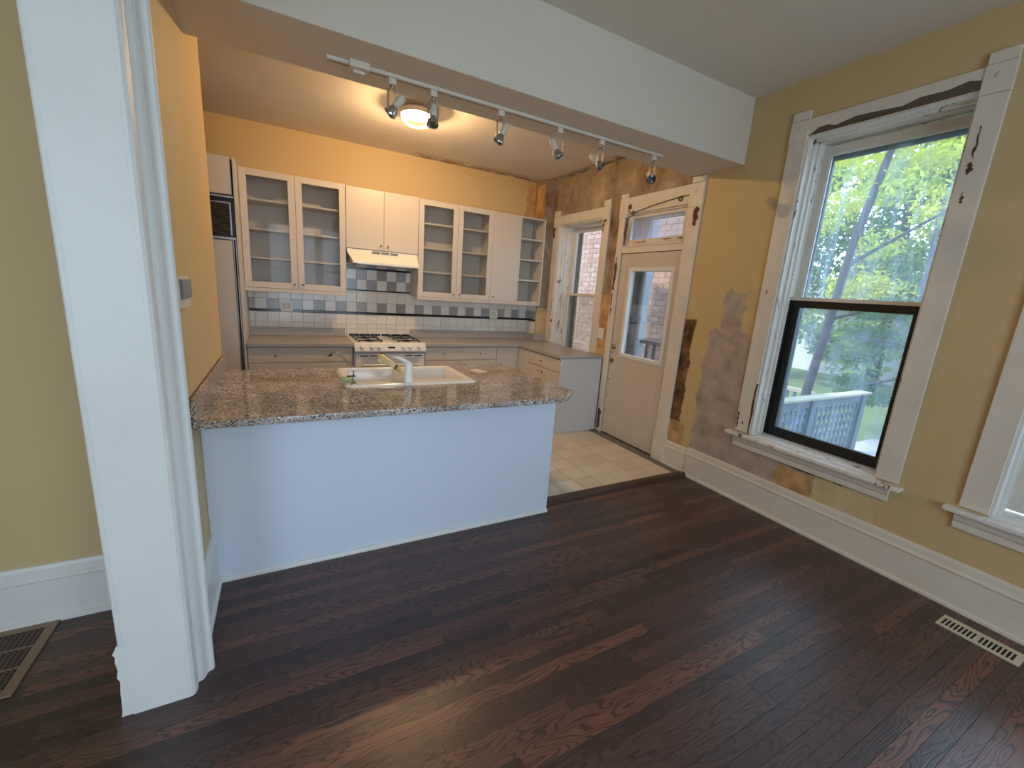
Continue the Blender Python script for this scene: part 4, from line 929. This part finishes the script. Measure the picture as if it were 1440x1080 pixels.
def leaves(mb, c, rad, n, size, rnd, flat=0.0):
    for _ in range(n):
        while True:
            d = Vector((rnd.uniform(-1, 1), rnd.uniform(-1, 1), rnd.uniform(-1, 1)))
            if 0.02 < d.length < 1: break
        p_ = Vector(c)+Vector((d.x*rad[0], d.y*rad[1], d.z*rad[2]))
        a = Vector((rnd.gauss(0, 1), rnd.gauss(0, 1), rnd.gauss(0, 1)*(1-flat))).normalized(); b_ = a.orthogonal().normalized()
        an = rnd.uniform(0, 6.28); b_ = (b_*math.cos(an)+a.cross(b_)*math.sin(an)); s_ = size*rnd.uniform(0.6, 1.3); c_ = a.cross(b_)
        mb.add([p_-b_*s_, p_+c_*s_*0.45, p_+b_*s_, p_-c_*s_*0.45], [(0, 1, 2, 3)])
def tree(name, label, base, trunk, r0, clumps, mat, n, size, rad, seed, group=None, limbs=()):
    rnd = random.Random(seed); t = thing(name, base, label, 'tree', group)
    part('trunk', MB().tube(trunk, [r0*(1-0.5*i/(len(trunk)-1)) for i in range(len(trunk))], 10), M_['bark'], t)
    for lb in limbs: part('limb', MB().tube(lb, [r0*0.4*(1-0.6*i/(len(lb)-1)) for i in range(len(lb))], 7), M_['bark'], t)
    mb = MB()
    for cx_, cy_, cz_ in clumps: leaves(mb, (cx_, cy_, cz_), (rad[0]*rnd.uniform(.7, 1.2), rad[1]*rnd.uniform(.7, 1.2), rad[2]*rnd.uniform(.7, 1.2)), n, size, rnd)
    part('crown', mb, M_[mat], t, kind='stuff'); return t
rn = random.Random(3)
tree('maple_tree', 'slender leaning tree just outside the large window', (5, -1.38, GZ), [(5, -1.38, GZ), (5, -1.42, 0.2), (5, -1.52, 1.4), (5.0, -1.62, 2.8), (5.1, -1.8, 4.2), (5.2, -1.9, 5.6)], 0.085,
     [(5.6+rn.uniform(-0.8, 1.2), -2.0+rn.uniform(-1.0, 1.3), 3.6+rn.uniform(-0.9, 1.6)) for _ in range(11)], 'leaf_bright', 230, 0.055, (0.5, 0.5, 0.30), 1,
     limbs=([(5, -1.5, 1.5), (5.3, -2.0, 1.75), (5.6, -2.6, 1.7)], [(5, -1.58, 2.4), (5.6, -2.1, 3.0), (6.0, -2.6, 3.5)]))
tree('evergreen_tree', 'dark evergreen with drooping boughs behind the fence', (7.6, -2.6, GZ), [(7.6, -2.6, GZ), (7.6, -2.6, 1.5), (7.7, -2.6, 4.5)], 0.13,
     [(7.4+rn.uniform(-0.9, 0.8), -1.8+rn.uniform(-1.3, 0.9), 0.9+rn.uniform(-0.9, 1.0)) for _ in range(15)], 'leaf_dark', 420, 0.05, (0.6, 0.6, 0.15), 2,
     limbs=([(7.6, -2.6, 1.2), (7.2, -1.9, 1.1), (7.0, -1.1, 1.2)], [(7.6, -2.6, 0.4), (7.1, -2.0, 0.5), (6.9, -1.4, 0.2)]))
tree('lime_tree', 'tall sunlit yellow-green tree high in the large window', (10.5, -1.0, GZ), [(10.5, -1.0, GZ), (10.5, -0.9, 2.5), (10.7, -0.7, 6.0)], 0.2,
     [(10.2+rn.uniform(-1.2, 1.2), 0.0+rn.uniform(-2.3, 2.2), 4.0+rn.uniform(-1.8, 2.6)) for _ in range(26)], 'leaf_bright', 300, 0.075, (0.9, 0.9, 0.5), 4)
for k, (xx, yy) in enumerate(((13.5, 3.9), (13.8, 1.0), (14.0, -2.4))):
    tree('background_tree', ['shadowy green tree at the far side of the garden', 'middle green tree in front of the garage', 'green tree behind the evergreen'][k], (xx, yy, GZ), [(xx, yy, GZ), (xx, yy, 2.0), (xx, yy+0.2, 6.0)], 0.2,
         [(xx+rn.uniform(-1, 1), yy+rn.uniform(-1.3, 1.3), 4.0+rn.uniform(-3.8, 3.6)) for _ in range(32)], 'leaf_mid', 330, 0.11, (0.9, 0.9, 0.8), 10+k, 'trees at the back of the garden')
for k, (xx, yy, s_) in enumerate(((4.45, -2.95, 0.22), (4.9, -3.15, 0.30))):
    rnd = random.Random(50+k); t = thing('garden_plant', (xx, yy, GZ), ['low yellow-green plant at the fence end', 'upright yellow-green plant beyond the fence end'][k], 'plant', 'plants by the fence')
    mb = MB(); leaves(mb, (xx, yy, GZ+s_), (s_*0.8, s_*0.8, s_), 130, 0.07, rnd); part('leaf_clump', mb, M_['leaf_bright'], t, kind='stuff')
    part('stem', MB().tube([(xx, yy, GZ), (xx, yy, GZ+s_*1.6)], 0.012, 6), M_['bark'], t)
